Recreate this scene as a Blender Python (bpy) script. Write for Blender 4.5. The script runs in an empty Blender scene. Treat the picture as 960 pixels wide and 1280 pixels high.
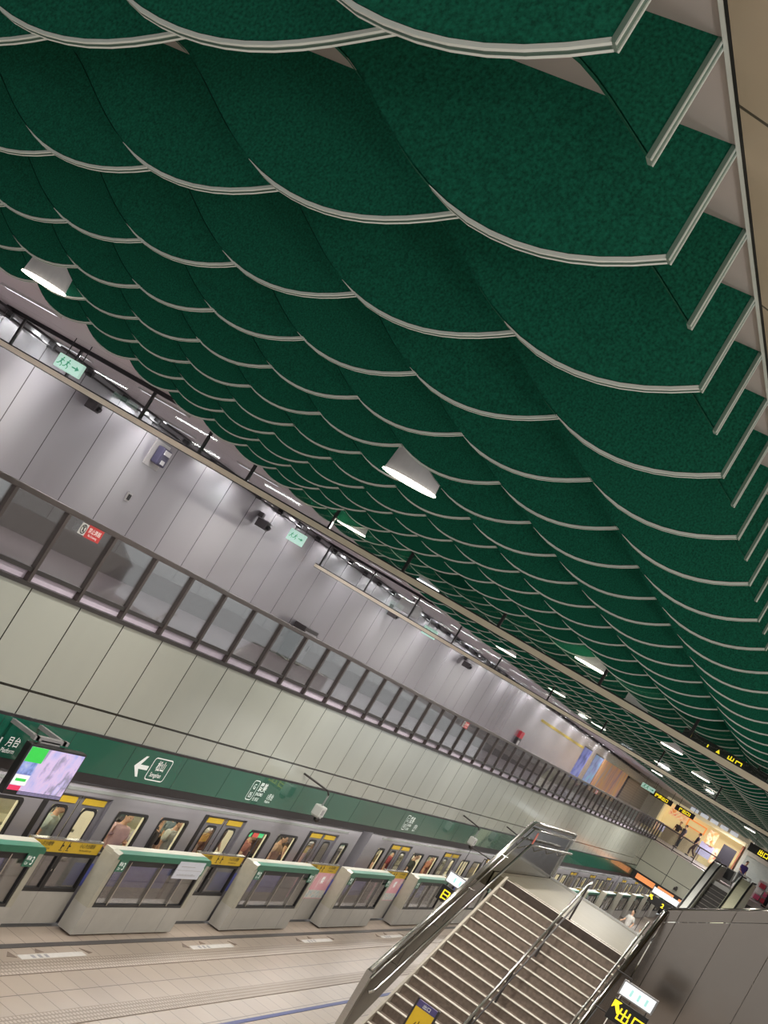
import bpy, bmesh, math, random
from mathutils import Vector, Matrix
random.seed(7)
PI = math.pi
SC = bpy.context.scene
COL = SC.collection

# ------------------------------------------------------------------ materials
MATS = {}
def srgb(r, g, b):
    f = lambda c: (c/255/12.92) if c/255 <= .04045 else ((c/255+.055)/1.055)**2.4
    return (f(r), f(g), f(b), 1)

def mat(name, rgb, rough=.6, metal=0., emit=0., emit_rgb=None, noise=0., nscale=8., bump=0., bscale=40., stretch=(1, 1, 1), spec=.5, coat=0.):
    if name in MATS: return MATS[name]
    m = bpy.data.materials.new(name); m.use_nodes = True
    nt = m.node_tree; b = nt.nodes['Principled BSDF']
    c = srgb(*rgb)
    b.inputs['Base Color'].default_value = c
    b.inputs['Roughness'].default_value = rough
    b.inputs['Metallic'].default_value = metal
    b.inputs['Specular IOR Level'].default_value = spec
    b.inputs['Coat Weight'].default_value = coat
    if emit:
        b.inputs['Emission Color'].default_value = srgb(*(emit_rgb or rgb))
        b.inputs['Emission Strength'].default_value = emit
    if noise or bump:
        tc = nt.nodes.new('ShaderNodeNewGeometry')
        mp = nt.nodes.new('ShaderNodeMapping'); mp.inputs['Scale'].default_value = stretch
        nt.links.new(tc.outputs['Position'], mp.inputs['Vector'])
    if noise:
        n = nt.nodes.new('ShaderNodeTexNoise'); n.inputs['Scale'].default_value = nscale; n.inputs['Detail'].default_value = 4
        nt.links.new(mp.outputs[0], n.inputs['Vector'])
        r = nt.nodes.new('ShaderNodeValToRGB')
        r.color_ramp.elements[0].position = .3; r.color_ramp.elements[1].position = .7
        r.color_ramp.elements[0].color = [max(0, x*(1-noise)) for x in c[:3]] + [1]
        r.color_ramp.elements[1].color = [min(1, x*(1+noise)) for x in c[:3]] + [1]
        nt.links.new(n.outputs['Fac'], r.inputs['Fac']); nt.links.new(r.outputs['Color'], b.inputs['Base Color'])
    if bump:
        n2 = nt.nodes.new('ShaderNodeTexNoise'); n2.inputs['Scale'].default_value = bscale; n2.inputs['Detail'].default_value = 2
        nt.links.new(mp.outputs[0], n2.inputs['Vector'])
        bp = nt.nodes.new('ShaderNodeBump'); bp.inputs['Strength'].default_value = bump; bp.inputs['Distance'].default_value = .05
        nt.links.new(n2.outputs['Fac'], bp.inputs['Height']); nt.links.new(bp.outputs['Normal'], b.inputs['Normal'])
    MATS[name] = m
    return m

def nmath(nt, op, a, b=None, c=None):
    n = nt.nodes.new('ShaderNodeMath'); n.operation = op
    for i, v in enumerate((a, b, c)):
        if v is None: continue
        if isinstance(v, (int, float)): n.inputs[i].default_value = v
        else: nt.links.new(v, n.inputs[i])
    return n.outputs[0]

def panel_mat(name, rgb, rough, metal, joints, line_rgb=(40, 40, 38), bump=.1, bstretch=(1, 1, 1), bscale=1.2, noise=.06, tilt=0., coat=0., spec=.5, aniso=0.):
    """cladding / tiles: joints = list of (axis, origin, period or None, half width)"""
    if name in MATS: return MATS[name]
    m = bpy.data.materials.new(name); m.use_nodes = True
    nt = m.node_tree; b = nt.nodes['Principled BSDF']
    g = nt.nodes.new('ShaderNodeNewGeometry'); sp = nt.nodes.new('ShaderNodeSeparateXYZ')
    nt.links.new(g.outputs['Position'], sp.inputs[0])
    tot = None; cell = None
    for ax, o, per, hw in joints:
        v = nmath(nt, 'SUBTRACT', sp.outputs[ax], o)
        if per:
            d = nmath(nt, 'DIVIDE', v, per)
            if cell is None: cell = nmath(nt, 'FLOOR', d)
            fr = nmath(nt, 'FRACT', nmath(nt, 'ADD', d, .5))
            dist = nmath(nt, 'MULTIPLY', nmath(nt, 'ABSOLUTE', nmath(nt, 'SUBTRACT', fr, .5)), per)
        else:
            dist = nmath(nt, 'ABSOLUTE', v)
        k = nmath(nt, 'LESS_THAN', dist, hw)
        tot = k if tot is None else nmath(nt, 'MAXIMUM', tot, k)
    c = srgb(*rgb)
    mp = nt.nodes.new('ShaderNodeMapping'); mp.inputs['Scale'].default_value = bstretch
    nt.links.new(g.outputs['Position'], mp.inputs['Vector'])
    n = nt.nodes.new('ShaderNodeTexNoise'); n.inputs['Scale'].default_value = bscale; n.inputs['Detail'].default_value = 3
    nt.links.new(mp.outputs[0], n.inputs['Vector'])
    wn = nt.nodes.new('ShaderNodeTexWhiteNoise'); wn.noise_dimensions = '1D'
    if cell is not None: nt.links.new(cell, wn.inputs['W'])
    var = nmath(nt, 'ADD', nmath(nt, 'MULTIPLY', nmath(nt, 'SUBTRACT', n.outputs['Fac'], .5), noise*2), nmath(nt, 'MULTIPLY', nmath(nt, 'SUBTRACT', wn.outputs['Value'], .5), noise))
    hsv = nt.nodes.new('ShaderNodeHueSaturation'); hsv.inputs['Color'].default_value = c
    nt.links.new(nmath(nt, 'ADD', var, 1.0), hsv.inputs['Value'])
    mx = nt.nodes.new('ShaderNodeMix'); mx.data_type = 'RGBA'
    nt.links.new(tot, mx.inputs['Factor']); nt.links.new(hsv.outputs['Color'], mx.inputs[6]); mx.inputs[7].default_value = srgb(*line_rgb)
    nt.links.new(mx.outputs[2], b.inputs['Base Color'])
    b.inputs['Roughness'].default_value = rough; b.inputs['Metallic'].default_value = metal
    b.inputs['Coat Weight'].default_value = coat; b.inputs['Coat Roughness'].default_value = .12
    b.inputs['Specular IOR Level'].default_value = spec
    if aniso:
        tg = nt.nodes.new('ShaderNodeTangent'); tg.direction_type = 'RADIAL'; tg.axis = 'Z'
        b.inputs['Anisotropic'].default_value = aniso; b.inputs['Anisotropic Rotation'].default_value = .25
        nt.links.new(tg.outputs[0], b.inputs['Tangent'])
    bp = nt.nodes.new('ShaderNodeBump'); bp.inputs['Strength'].default_value = bump; bp.inputs['Distance'].default_value = .1
    hgt = nmath(nt, 'ADD', n.outputs['Fac'], nmath(nt, 'MULTIPLY', tot, -.3))
    if tilt and cell is not None:
        hgt = nmath(nt, 'ADD', hgt, nmath(nt, 'MULTIPLY', nmath(nt, 'MULTIPLY', nmath(nt, 'SUBTRACT', wn.outputs['Value'], .5), tilt), sp.outputs[2]))
    nt.links.new(hgt, bp.inputs['Height']); nt.links.new(bp.outputs['Normal'], b.inputs['Normal'])
    MATS[name] = m
    return m

def glass_mat(name, tint, refl=.12, rough=.03):
    if name in MATS: return MATS[name]
    m = bpy.data.materials.new(name); m.use_nodes = True
    nt = m.node_tree; nt.nodes.clear()
    o = nt.nodes.new('ShaderNodeOutputMaterial'); t = nt.nodes.new('ShaderNodeBsdfTransparent'); g = nt.nodes.new('ShaderNodeBsdfGlossy')
    t.inputs['Color'].default_value = (*tint, 1); g.inputs['Roughness'].default_value = rough
    mx = nt.nodes.new('ShaderNodeMixShader'); lw = nt.nodes.new('ShaderNodeLayerWeight'); lw.inputs['Blend'].default_value = .25
    f = nmath(nt, 'MULTIPLY_ADD', lw.outputs['Fresnel'], .6, refl*.5)
    nt.links.new(f, mx.inputs['Fac'])
    nt.links.new(t.outputs[0], mx.inputs[1]); nt.links.new(g.outputs[0], mx.inputs[2]); nt.links.new(mx.outputs[0], o.inputs['Surface'])
    MATS[name] = m
    return m

def picture_mat(name, cols, scale=3., emit=0., stretch=(1, 1, 1)):
    """blotchy poster / screen picture: noise through a colour ramp"""
    if name in MATS: return MATS[name]
    m = bpy.data.materials.new(name); m.use_nodes = True
    nt = m.node_tree; b = nt.nodes['Principled BSDF']
    tc = nt.nodes.new('ShaderNodeTexCoord'); mp = nt.nodes.new('ShaderNodeMapping'); mp.inputs['Scale'].default_value = stretch
    nt.links.new(tc.outputs['Object'], mp.inputs['Vector'])
    n = nt.nodes.new('ShaderNodeTexNoise'); n.inputs['Scale'].default_value = scale; n.inputs['Detail'].default_value = 5
    nt.links.new(mp.outputs[0], n.inputs['Vector'])
    r = nt.nodes.new('ShaderNodeValToRGB'); e = r.color_ramp.elements
    k = len(cols)
    while len(e) < k: e.new(.5)
    for i, c in enumerate(cols):
        e[i].position = .3 + .4*i/(k-1); e[i].color = srgb(*c)
    nt.links.new(n.outputs['Fac'], r.inputs['Fac']); nt.links.new(r.outputs['Color'], b.inputs['Base Color'])
    b.inputs['Roughness'].default_value = .5
    if emit:
        nt.links.new(r.outputs['Color'], b.inputs['Emission Color']); b.inputs['Emission Strength'].default_value = emit
    MATS[name] = m
    return m

BLACK = mat('black metal', (28, 27, 28), .45, noise=.1)
DARKGREY = mat('dark grey metal', (62, 58, 58), .4, .3, noise=.1)
RAILGREY = mat('rail bronze grey', (88, 80, 78), .38, .5, noise=.08)
STEEL = mat('brushed steel', (190, 188, 182), .22, 1., noise=.05, nscale=20, stretch=(1, 1, 12))
STEELD = mat('dark mirror steel', (128, 124, 118), .16, 1., noise=.08, nscale=3, bump=.05, bscale=2.)
WHITE = mat('white enamel', (200, 200, 198), .45, noise=.03)
PALE = mat('pale grey enamel', (168, 166, 163), .4, noise=.05)
GREYBOX = mat('grey housing', (150, 148, 150), .45, noise=.06)
YELLOW = mat('yellow sticker', (205, 170, 40), .5, noise=.05)
YGLOW = mat('yellow sign glow', (250, 225, 40), .5, emit=1.1)
WLET = mat('white lettering', (232, 235, 232), .5, emit=.25, noise=.01)
KLET = mat('black lettering', (25, 25, 25), .6, noise=.02)
GLET = mat('green lettering', (70, 160, 130), .5, emit=.3, noise=.01)
LIGHTW = mat('warm lamp glow', (255, 246, 228), .5, emit=9.)
LIGHTC = mat('cool tube glow', (245, 246, 255), .5, emit=4.)
SIGNW = mat('white light box', (235, 242, 245), .5, emit=.95)
EXITW = mat('pale green light box', (185, 225, 208), .5, emit=.5)
GLASS = glass_mat('clear glass', (.93, .95, .94), .10)
GLASSD = glass_mat('platform screen glass', (.90, .90, .92), .14)
GLASSR = glass_mat('balustrade glass', (.86, .88, .88), .13)
FIN = mat('green acoustic baffle', (22, 102, 80), .85, noise=.45, nscale=110, spec=.2)
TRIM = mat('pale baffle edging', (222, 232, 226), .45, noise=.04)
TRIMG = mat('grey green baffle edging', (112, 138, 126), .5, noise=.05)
GREENBAND = mat('green enamel band', (26, 98, 80), .25, noise=.12, nscale=.6, coat=.5)
PSDGREEN = mat('green header', (30, 104, 80), .35, noise=.06)
CARBODY = mat('train stainless', (150, 146, 150), .38, .25, noise=.05, nscale=1.2, bump=.02, bscale=6)
CARDOOR = mat('train door', (128, 125, 132), .36, .35, noise=.05)
CARDARK = mat('train dark trim', (30, 28, 30), .5, noise=.05)
CREAM = mat('train interior cream', (230, 218, 182), .6, emit=.5, noise=.04)  # glow in the lining imitates the lit car interior
BLUESTRIPE = mat('blue stripe', (98, 106, 190), .4, noise=.04)

# ------------------------------------------------------------------ mesh builder
class MB:
    def __init__(s): s.v = []; s.f = []; s.mi = []; s.cur = 0
    def add(s, vs, fs):
        o = len(s.v); s.v += [tuple(p) for p in vs]; s.f += [tuple(i+o for i in f) for f in fs]; s.mi += [s.cur]*len(fs); return s
    def m(s, i): s.cur = i; return s
    def box(s, x0, x1, y0, y1, z0, z1):
        return s.add([(x0,y0,z0),(x1,y0,z0),(x1,y1,z0),(x0,y1,z0),(x0,y0,z1),(x1,y0,z1),(x1,y1,z1),(x0,y1,z1)],
                     [(0,3,2,1),(4,5,6,7),(0,1,5,4),(1,2,6,5),(2,3,7,6),(3,0,4,7)])
    def cbox(s, c, d): return s.box(c[0]-d[0]/2, c[0]+d[0]/2, c[1]-d[1]/2, c[1]+d[1]/2, c[2]-d[2]/2, c[2]+d[2]/2)
    def quad(s, a, b, c, d): return s.add([a, b, c, d], [(0, 1, 2, 3)])
    def prism(s, poly, axis, a, b):
        n = len(poly); P = []
        for w in (a, b):
            for (p, q) in poly:
                P.append({0: (w, p, q), 1: (p, w, q), 2: (p, q, w)}[axis])
        F = [tuple(range(n))[::-1], tuple(range(n, 2*n))] + [(i, (i+1) % n, n+(i+1) % n, n+i) for i in range(n)]
        return s.add(P, F)
    def tube(s, pts, r, seg=8, cap=True):
        pts = [Vector(p) for p in pts]; n = len(pts); rr = r if isinstance(r, (list, tuple)) else [r]*n
        P = []; F = []
        up = None
        for i, p in enumerate(pts):
            t = (pts[min(i+1, n-1)] - pts[max(i-1, 0)]).normalized()
            if up is None: up = Vector((0, 0, 1)) if abs(t.z) < .9 else Vector((1, 0, 0))
            a = t.cross(up).normalized(); b = a.cross(t).normalized(); up = b
            for k in range(seg):
                an = 2*PI*k/seg; P.append(p + a*math.cos(an)*rr[i] + b*math.sin(an)*rr[i])
        for i in range(n-1):
            for k in range(seg):
                F.append((i*seg+k, i*seg+(k+1) % seg, (i+1)*seg+(k+1) % seg, (i+1)*seg+k))
        if cap: F += [tuple(range(seg))[::-1], tuple((n-1)*seg+k for k in range(seg))]
        return s.add(P, F)
    def loft(s, rings):
        n = len(rings[0]); P = [p for r in rings for p in r]; F = []
        for i in range(len(rings)-1):
            for k in range(n): F.append((i*n+k, i*n+(k+1) % n, (i+1)*n+(k+1) % n, (i+1)*n+k))
        F += [tuple(range(n))[::-1], tuple((len(rings)-1)*n+k for k in range(n))]
        return s.add(P, F)
    def ball(s, c, r, seg=12, rings=8):
        r = r if isinstance(r, (tuple, list)) else (r, r, r)
        R = []
        for i in range(1, rings):
            th = PI*i/rings
            R.append([(c[0]+r[0]*math.sin(th)*math.cos(2*PI*k/seg), c[1]+r[1]*math.sin(th)*math.sin(2*PI*k/seg), c[2]-r[2]*math.cos(th)) for k in range(seg)])
        return s.loft(R)
    def build(s, name, mats, parent=None, smooth=False, bevel=0., origin=None, **kw):
        me = bpy.data.meshes.new(name)
        off = Vector((0, 0, 0))
        q = parent
        while q is not None: off += q.location; q = q.parent
        if parent is None and origin is not None: off = Vector(origin)
        me.from_pydata([tuple(Vector(p)-off) for p in s.v], [], s.f)
        mats = mats if isinstance(mats, (list, tuple)) else [mats]
        for m in mats: me.materials.append(m)
        me.polygons.foreach_set('material_index', s.mi)
        bm = bmesh.new(); bm.from_mesh(me); bmesh.ops.recalc_face_normals(bm, faces=bm.faces); bm.to_mesh(me); bm.free()
        if smooth: me.polygons.foreach_set('use_smooth', [True]*len(me.polygons))
        me.update()
        o = bpy.data.objects.new(name, me); COL.objects.link(o)
        if parent is not None: o.parent = parent
        elif origin is not None: o.location = origin
        if bevel:
            md = o.modifiers.new('bevel', 'BEVEL'); md.width = bevel; md.segments = 2; md.limit_method = 'ANGLE'
        for k, v in kw.items(): o[k] = v
        return o

def tag(o, label=None, cat=None, group=None, kind=None):
    if label: o['label'] = label
    if cat: o['category'] = cat
    if group: o['group'] = group
    if kind: o['kind'] = kind
    return o
def thing(name, label, cat, loc=(0, 0, 0), group=None):
    o = bpy.data.objects.new(name, None); COL.objects.link(o); o.location = loc; o.empty_display_size = .1
    return tag(o, label, cat, group)
def struct(name, mb, m, label, cat, **kw):
    o = mb.build(name, m, **kw); return tag(o, label, cat, kind='structure')
def copy_tree(o, parent=None):
    c = o.copy(); COL.objects.link(c)
    if parent is not None: c.parent = parent
    for ch in list(o.children): copy_tree(ch, c)
    return c

# text: meshed lettering.  frame = origin, right vector, up vector
_tc = bpy.data.curves.new('lettering source', 'FONT')
_to = bpy.data.objects.new('lettering source', _tc); COL.objects.link(_to)
def text_mb(mb, s, org, right, up, size, align='CENTER', sx=1., bold=.0, lift=None):
    _tc.body = s; _tc.size = 1; _tc.align_x = 'LEFT'; _tc.align_y = 'BOTTOM_BASELINE'; _tc.offset = bold
    dg = bpy.context.evaluated_depsgraph_get(); dg.update()
    me = bpy.data.meshes.new_from_object(_to.evaluated_get(dg))
    if not len(me.vertices): return mb
    xs = [v.co.x for v in me.vertices]; w0, w1 = min(xs), max(xs)
    sh = {'CENTER': -(w0+w1)/2, 'LEFT': -w0, 'RIGHT': -w1}[align]
    right = Vector(right).normalized(); up = Vector(up).normalized(); org = Vector(org)
    V = [org + right*(v.co.x+sh)*size*sx + up*v.co.y*size for v in me.vertices]
    mb.add(V, [tuple(p.vertices) for p in me.polygons])
    bpy.data.meshes.remove(me)
    return mb
# text standing on a y = const face seen from -y: right = +x ; on an x = const face seen from -x: right = -y
XR, YR, UP = (1, 0, 0), (0, -1, 0), (0, 0, 1)

# ------------------------------------------------------------------ people
def skin_mesh(name, nodes, edges, root, sub=1):
    me = bpy.data.meshes.new(name); me.from_pydata([n[0] for n in nodes], edges, [])
    o = bpy.data.objects.new(name, me); COL.objects.link(o)
    md = o.modifiers.new('s', 'SKIN'); md.use_smooth_shade = True
    for i, n in enumerate(nodes):
        r = n[1]; sv = me.skin_vertices[0].data[i]; sv.radius = r if isinstance(r, tuple) else (r, r); sv.use_root = (i == root)
    sb = o.modifiers.new('u', 'SUBSURF'); sb.levels = sub; sb.render_levels = sub
    dg = bpy.context.evaluated_depsgraph_get(); dg.update()
    res = bpy.data.meshes.new_from_object(o.evaluated_get(dg)); res.name = name
    bpy.data.objects.remove(o); bpy.data.meshes.remove(me)
    res.polygons.foreach_set('use_smooth', [True]*len(res.polygons))
    return res

SKIN = mat('skin', (226, 182, 152), .6, noise=.05)
HAIR = mat('black hair', (24, 20, 20), .6, noise=.1)
def cloth(rgb): return mat('cloth %d %d %d' % rgb, rgb, .85, noise=.1, nscale=12)

def person(label, loc, yaw, shirt, pants, pose='stand', scale=1., bare_legs=False, group=None, long_hair=False, fingers=True):
    t = thing('person', label, 'person', loc, group)
    t.rotation_euler = (0, 0, yaw); t.scale = (scale,)*3
    # skeleton, facing +x
    hp = .93
    if pose == 'sit': hp = .50
    nodes = [((0, 0, hp), (.112, .125)), ((0, 0, hp+.22), (.095, .11)), ((.0, 0, hp+.40), (.10, .14)), ((0, 0, hp+.51), (.06, .07)), ((.01, 0, hp+.57), .052), ((.02, 0, hp+.66), (.05, .05))]
    edges = [(0, 1), (1, 2), (2, 3), (3, 4), (4, 5)]
    shirt_e = [(0, 1), (1, 2), (2, 3)]; pant_e = []
    legs = {'stand': [((.01, .47), (-.02, .08), (.12, .03)), ((.02, .47), (0, .08), (.14, .03))],
            'walk': [((.16, .50), (.12, .10), (.26, .04)), ((-.02, .48), (-.28, .14), (-.16, .03))],
            'sit': [((.42, .48), (.42, .08), (.56, .03)), ((.44, .48), (.46, .08), (.6, .03))]}[pose]
    for sd, (kn, an, toe) in zip((1, -1), legs):
        i = len(nodes)
        nodes += [((0 if pose != 'sit' else .04, .088*sd, hp-.12), (.092, .085)), ((kn[0], .095*sd, kn[1]), (.06, .06)), ((an[0], .09*sd, an[1]), (.042, .042)), ((an[0]*.6+toe[0]*.4, .095*sd, max(.045, an[1]*.5+.01)), (.02, .03))]
        edges += [(0, i), (i, i+1), (i+1, i+2), (i+2, i+3)]
        pant_e += [(0, i), (i, i+1)] + ([] if bare_legs else [(i+1, i+2)])
    arms = {'stand': [((-.02, .25, hp+.17), (.08, .25, hp-.06)), ((-.02, -.25, hp+.17), (.06, -.26, hp-.07))],
            'walk': [((-.10, .24, hp+.19), (.03, .25, hp+.0)), ((.06, -.24, hp+.18), (.26, -.2, hp+.1))],
            'phone': [((.0, .24, hp+.18), (.24, .12, hp+.26)), ((-.02, -.25, hp+.17), (.06, -.26, hp-.07))],
            'strap': [((.08, .26, hp+.62), (.14, .2, hp+.86)), ((-.02, -.25, hp+.17), (.06, -.26, hp-.07))],
            'sit': [((.05, .23, hp+.20), (.27, .14, hp+.14)), ((.05, -.23, hp+.20), (.27, -.14, hp+.14))]}
    arm = arms.get(pose if pose in arms else 'stand')
    if label.find('phone') >= 0: arm = arms['phone']
    if label.find('overhead') >= 0: arm = arms['strap']
    for sd, (el, wr) in zip((1, -1), arm):
        i = len(nodes)
        d = (Vector(wr)-Vector(el)).normalized()
        pm = Vector(wr)+d*.07
        nodes += [((0, .17*sd, hp+.47), (.062, .062)), (el, .043), (wr, .03), (tuple(pm), (.018, .036))]
        edges += [(2, i), (i, i+1), (i+1, i+2), (i+2, i+3)]
        shirt_e += [(2, i), (i, i+1)]
        if fingers:
            side = d.cross(Vector((0, 0, 1))) if abs(d.z) < .9 else Vector((0, 1, 0)).cross(d)
            side = side.normalized() if side.length > .01 else Vector((1, 0, 0))
            nrm = d.cross(side).normalized()
            for q, (o, L) in enumerate(((-.026, .062), (-.009, .074), (.009, .07), (.026, .055))):
                j = len(nodes); p0 = pm+side*o+d*.02
                nodes += [(tuple(p0+d*L*.5), .0085), (tuple(p0+d*L*.9+nrm*.018), .007)]
                edges += [(i+3, j), (j, j+1)]
            j = len(nodes); p0 = Vector(wr)+d*.035+side*.04
            nodes += [(tuple(p0), .010), (tuple(p0+d*.04+side*.015), .008)]
            edges += [(i+3, j), (j, j+1)]
    body = skin_mesh('body', nodes, edges, 0); body.materials.append(SKIN)
    # nose, eyes, ears sit on the head in the same body mesh
    hc = Vector((.035, 0, hp+.70))
    extra = MB()
    # skull with a narrower jaw
    R = []
    for q in range(1, 12):
        th = PI*q/12; zz = -math.cos(th); rr = math.sin(th)
        kx = 1 if zz > 0 else 1-.12*(-zz); ky = 1 if zz > -.1 else 1-.28*(-zz)
        R.append([(hc.x+(.012*(-zz) if zz < 0 else 0)+.094*rr*kx*math.cos(2*PI*k/16), hc.y+.076*rr*ky*math.sin(2*PI*k/16), hc.z+.118*zz) for k in range(16)])
    extra.loft(R)
    extra.ball(hc+Vector((.092, 0, -.018)), (.018, .012, .022), 6, 5)
    extra.ball(hc+Vector((.085, 0, -.062)), (.010, .024, .007), 8, 5)
    for s in (1, -1): extra.ball(hc+Vector((.0, .075*s, -.01)), (.02, .012, .03), 6, 5)
    def pobj(me, name):
        o = bpy.data.objects.new(name, me); COL.objects.link(o); o.parent = t; return o
    b = pobj(body, 'body')
    bm = bmesh.new(); bm.from_mesh(body); vs = [bm.verts.new(v) for v in extra.v]
    for f in extra.f:
        ff = bm.faces.new([vs[i] for i in f]); ff.smooth = True
    bm.to_mesh(body); bm.free()
    def garment(nn, ee, name, m):
        me = skin_mesh(name, nn, ee, 0); me.materials.append(m); return pobj(me, name)
    # shirt: hem below the waist, round the chest, short sleeves
    sn = [((0, 0, hp-.09), (.158, .166)), ((0, 0, hp+.04), (.156, .166)), ((0, 0, hp+.22), (.146, .158)), ((0, 0, hp+.40), (.152, .185)), ((0, 0, hp+.50), (.10, .10)), ((0, 0, hp+.545), (.066, .066))]
    se = [(0, 1), (1, 2), (2, 3), (3, 4), (4, 5)]
    for sd, (el, wr) in zip((1, -1), arm):
        i = len(sn); sh_ = Vector((0, .17*sd, hp+.45)); e_ = Vector(el)
        sn += [(tuple(sh_), (.078, .078)), (tuple(sh_.lerp(e_, .8)), (.064, .064))]; se += [(3, i), (i, i+1)]
    garment(sn, se, 'shirt', cloth(shirt))
    pn = [((0, 0, hp+.05), (.135, .145)), ((0, 0, hp-.03), (.142, .152))]; pe = [(0, 1)]
    for sd, (kn, an, toe) in zip((1, -1), legs):
        i = len(pn); kv = Vector((kn[0], .095*sd, kn[1]))
        pn += [((0 if pose != 'sit' else .04, .088*sd, hp-.12), (.105, .098)), (tuple(kv), (.075, .075))]; pe += [(1, i), (i, i+1)]
        if not bare_legs: pn += [((an[0], .09*sd, an[1]+.02), (.062, .062))]; pe += [(i+1, i+2)]
    garment(pn, pe, 'shorts' if bare_legs else 'trousers', cloth(pants))
    h = MB(); h.ball(hc+Vector((-.022, 0, .032)), (.099, .087, .102), 14, 9)
    if long_hair: h.loft([[(hc.x-.05+a*.5*rx, b_*ry, hc.z+zz) for a, b_ in [(math.cos(2*PI*k/10), math.sin(2*PI*k/10)) for k in range(10)]] for zz, rx, ry in ((.03, .14, .09), (-.08, .11, .095), (-.2, .07, .08), (-.26, .03, .05))])
    hb = h; me = bpy.data.meshes.new('hair'); me.from_pydata([tuple(p) for p in hb.v], [], hb.f); me.materials.append(HAIR)
    me.polygons.foreach_set('use_smooth', [True]*len(me.polygons)); pobj(me, 'hair')
    e = MB()
    for s in (1, -1): e.ball(hc+Vector((.084, .030*s, .008)), (.010, .012, .008), 6, 5)
    m2 = bpy.data.meshes.new('eyes'); m2.from_pydata([tuple(p) for p in e.v], [], e.f); m2.materials.append(HAIR); pobj(m2, 'eyes')
    for sd, (kn, an, toe) in zip((1, -1), legs):
        s_ = MB(); s_.ball(((an[0]*.55+toe[0]*.45), .095*sd, max(.05, an[1]-.05)), (.145, .058, .052), 12, 7)
        m3 = bpy.data.meshes.new('shoe'); m3.from_pydata([tuple(p) for p in s_.v], [], s_.f); m3.materials.append(BLACK)
        m3.polygons.foreach_set('use_smooth', [True]*len(m3.polygons)); pobj(m3, 'shoe')
    return t

# ================================================================== SETTING
ZC = 8.5      # ceiling
ZU = 5.35     # upper concourse floor
YW = 10.11    # platform-side cladding plane
YU = 14.0     # upper wall
XE = 82.0     # end of the void
# platform floor
FLOOR = panel_mat('platform tiles', (166, 151, 138), .28, 0, [(0, .25, .6, .008), (1, .35, .6, .008)], (92, 80, 74), bump=.02, bscale=.9, noise=.10)
struct('floor', MB().box(-8, 118, -9, 10.42, -.3, 0), FLOOR, 'beige tiled platform floor of the station', 'floor')
LAND = mat('pale landing stone', (112, 104, 84), .45, noise=.06, nscale=4)
TACT = panel_mat('tactile paving', (176, 162, 148), .4, 0, [(0, 0, .1, .018), (1, 0, .08, .014)], (136, 122, 112), bump=.1, bscale=3, noise=.06)
m_ = MB(); m_.box(-8, 80, 9.2, 9.52, 0, .012); struct('trim_1', m_, TACT, 'studded tactile strip along the screen doors', 'paving')
m_ = MB(); m_.box(-8, 80, 8.0, 8.32, 0, .012); struct('trim_2', m_, TACT, 'studded tactile strip on the mid platform', 'paving')
m_ = MB(); m_.box(-8, 80, 7.40, 7.48, 0, .01); struct('trim_3', m_, mat('blue floor line', (60, 72, 130), .4, noise=.05), 'blue line set in the platform floor', 'floor line')
m_ = MB(); m_.box(-8, 80, 9.86, 9.96, 0, .012); struct('trim_4', m_, mat('dark floor strip', (70, 66, 66), .4, noise=.1), 'dark strip in the floor before the screen doors', 'floor line')
m_ = MB(); m_.box(-8, 118, 10.42, 10.52, -1.1, .0); struct('trim_5', m_, mat('platform edge', (90, 88, 86), .6, noise=.1), 'platform edge under the screen doors', 'platform edge')
# track bed
struct('floor_track', MB().box(-8, 118, 10.5, 14.2, -1.3, -1.1), mat('track bed', (46, 44, 44), .9, noise=.3), 'dark track bed beneath the train', 'track bed')
# lower wall (balcony front), behind-train wall
LOW = panel_mat('cream cladding', (202, 205, 196), .24, .35, [(0, 15.13, 1.255, .014), (2, 3.92, None, .018)], (50, 50, 46), bump=.10, bstretch=(.9, 1, .35), bscale=1.1, noise=.07, tilt=.0, coat=.35)
struct('wall_left', MB().box(-8, XE+1.3, YW, YW+.12, 3.56, 5.24), LOW, 'cream cladding panels below the balcony', 'wall')
struct('wall_left_tunnel', MB().box(-8, 118, 14.2, 14.4, -1.3, 5.05), mat('tunnel wall', (58, 55, 56), .8, noise=.2), 'dark wall behind the train', 'wall')
# green fascia band with dark soffit
m_ = MB(); m_.m(0).box(-8, XE+1.3, YW-.03, YW+.10, 2.92, 3.52); m_.m(1).box(-8, XE+1.3, YW-.03, YW+.10, 3.521, 3.56).box(-8, XE+1.3, YW-.02, 11.0, 2.76, 2.918)
struct('trim_6', m_, [GREENBAND, mat('band underside', (44, 40, 44), .5, noise=.1)], 'dark green fascia band with white station signs above the train', 'fascia')
for i in range(0, 36):
    x = 14.2+1.9*i
    if x > XE: break
m_ = MB()
for i in range(36): m_.box(14.25+1.905*i, 14.258+1.905*i, YW-.032, YW-.0305, 2.92, 3.52)
struct('trim_7', m_, KLET, 'thin joints of the green fascia band', 'fascia joints')
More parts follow.
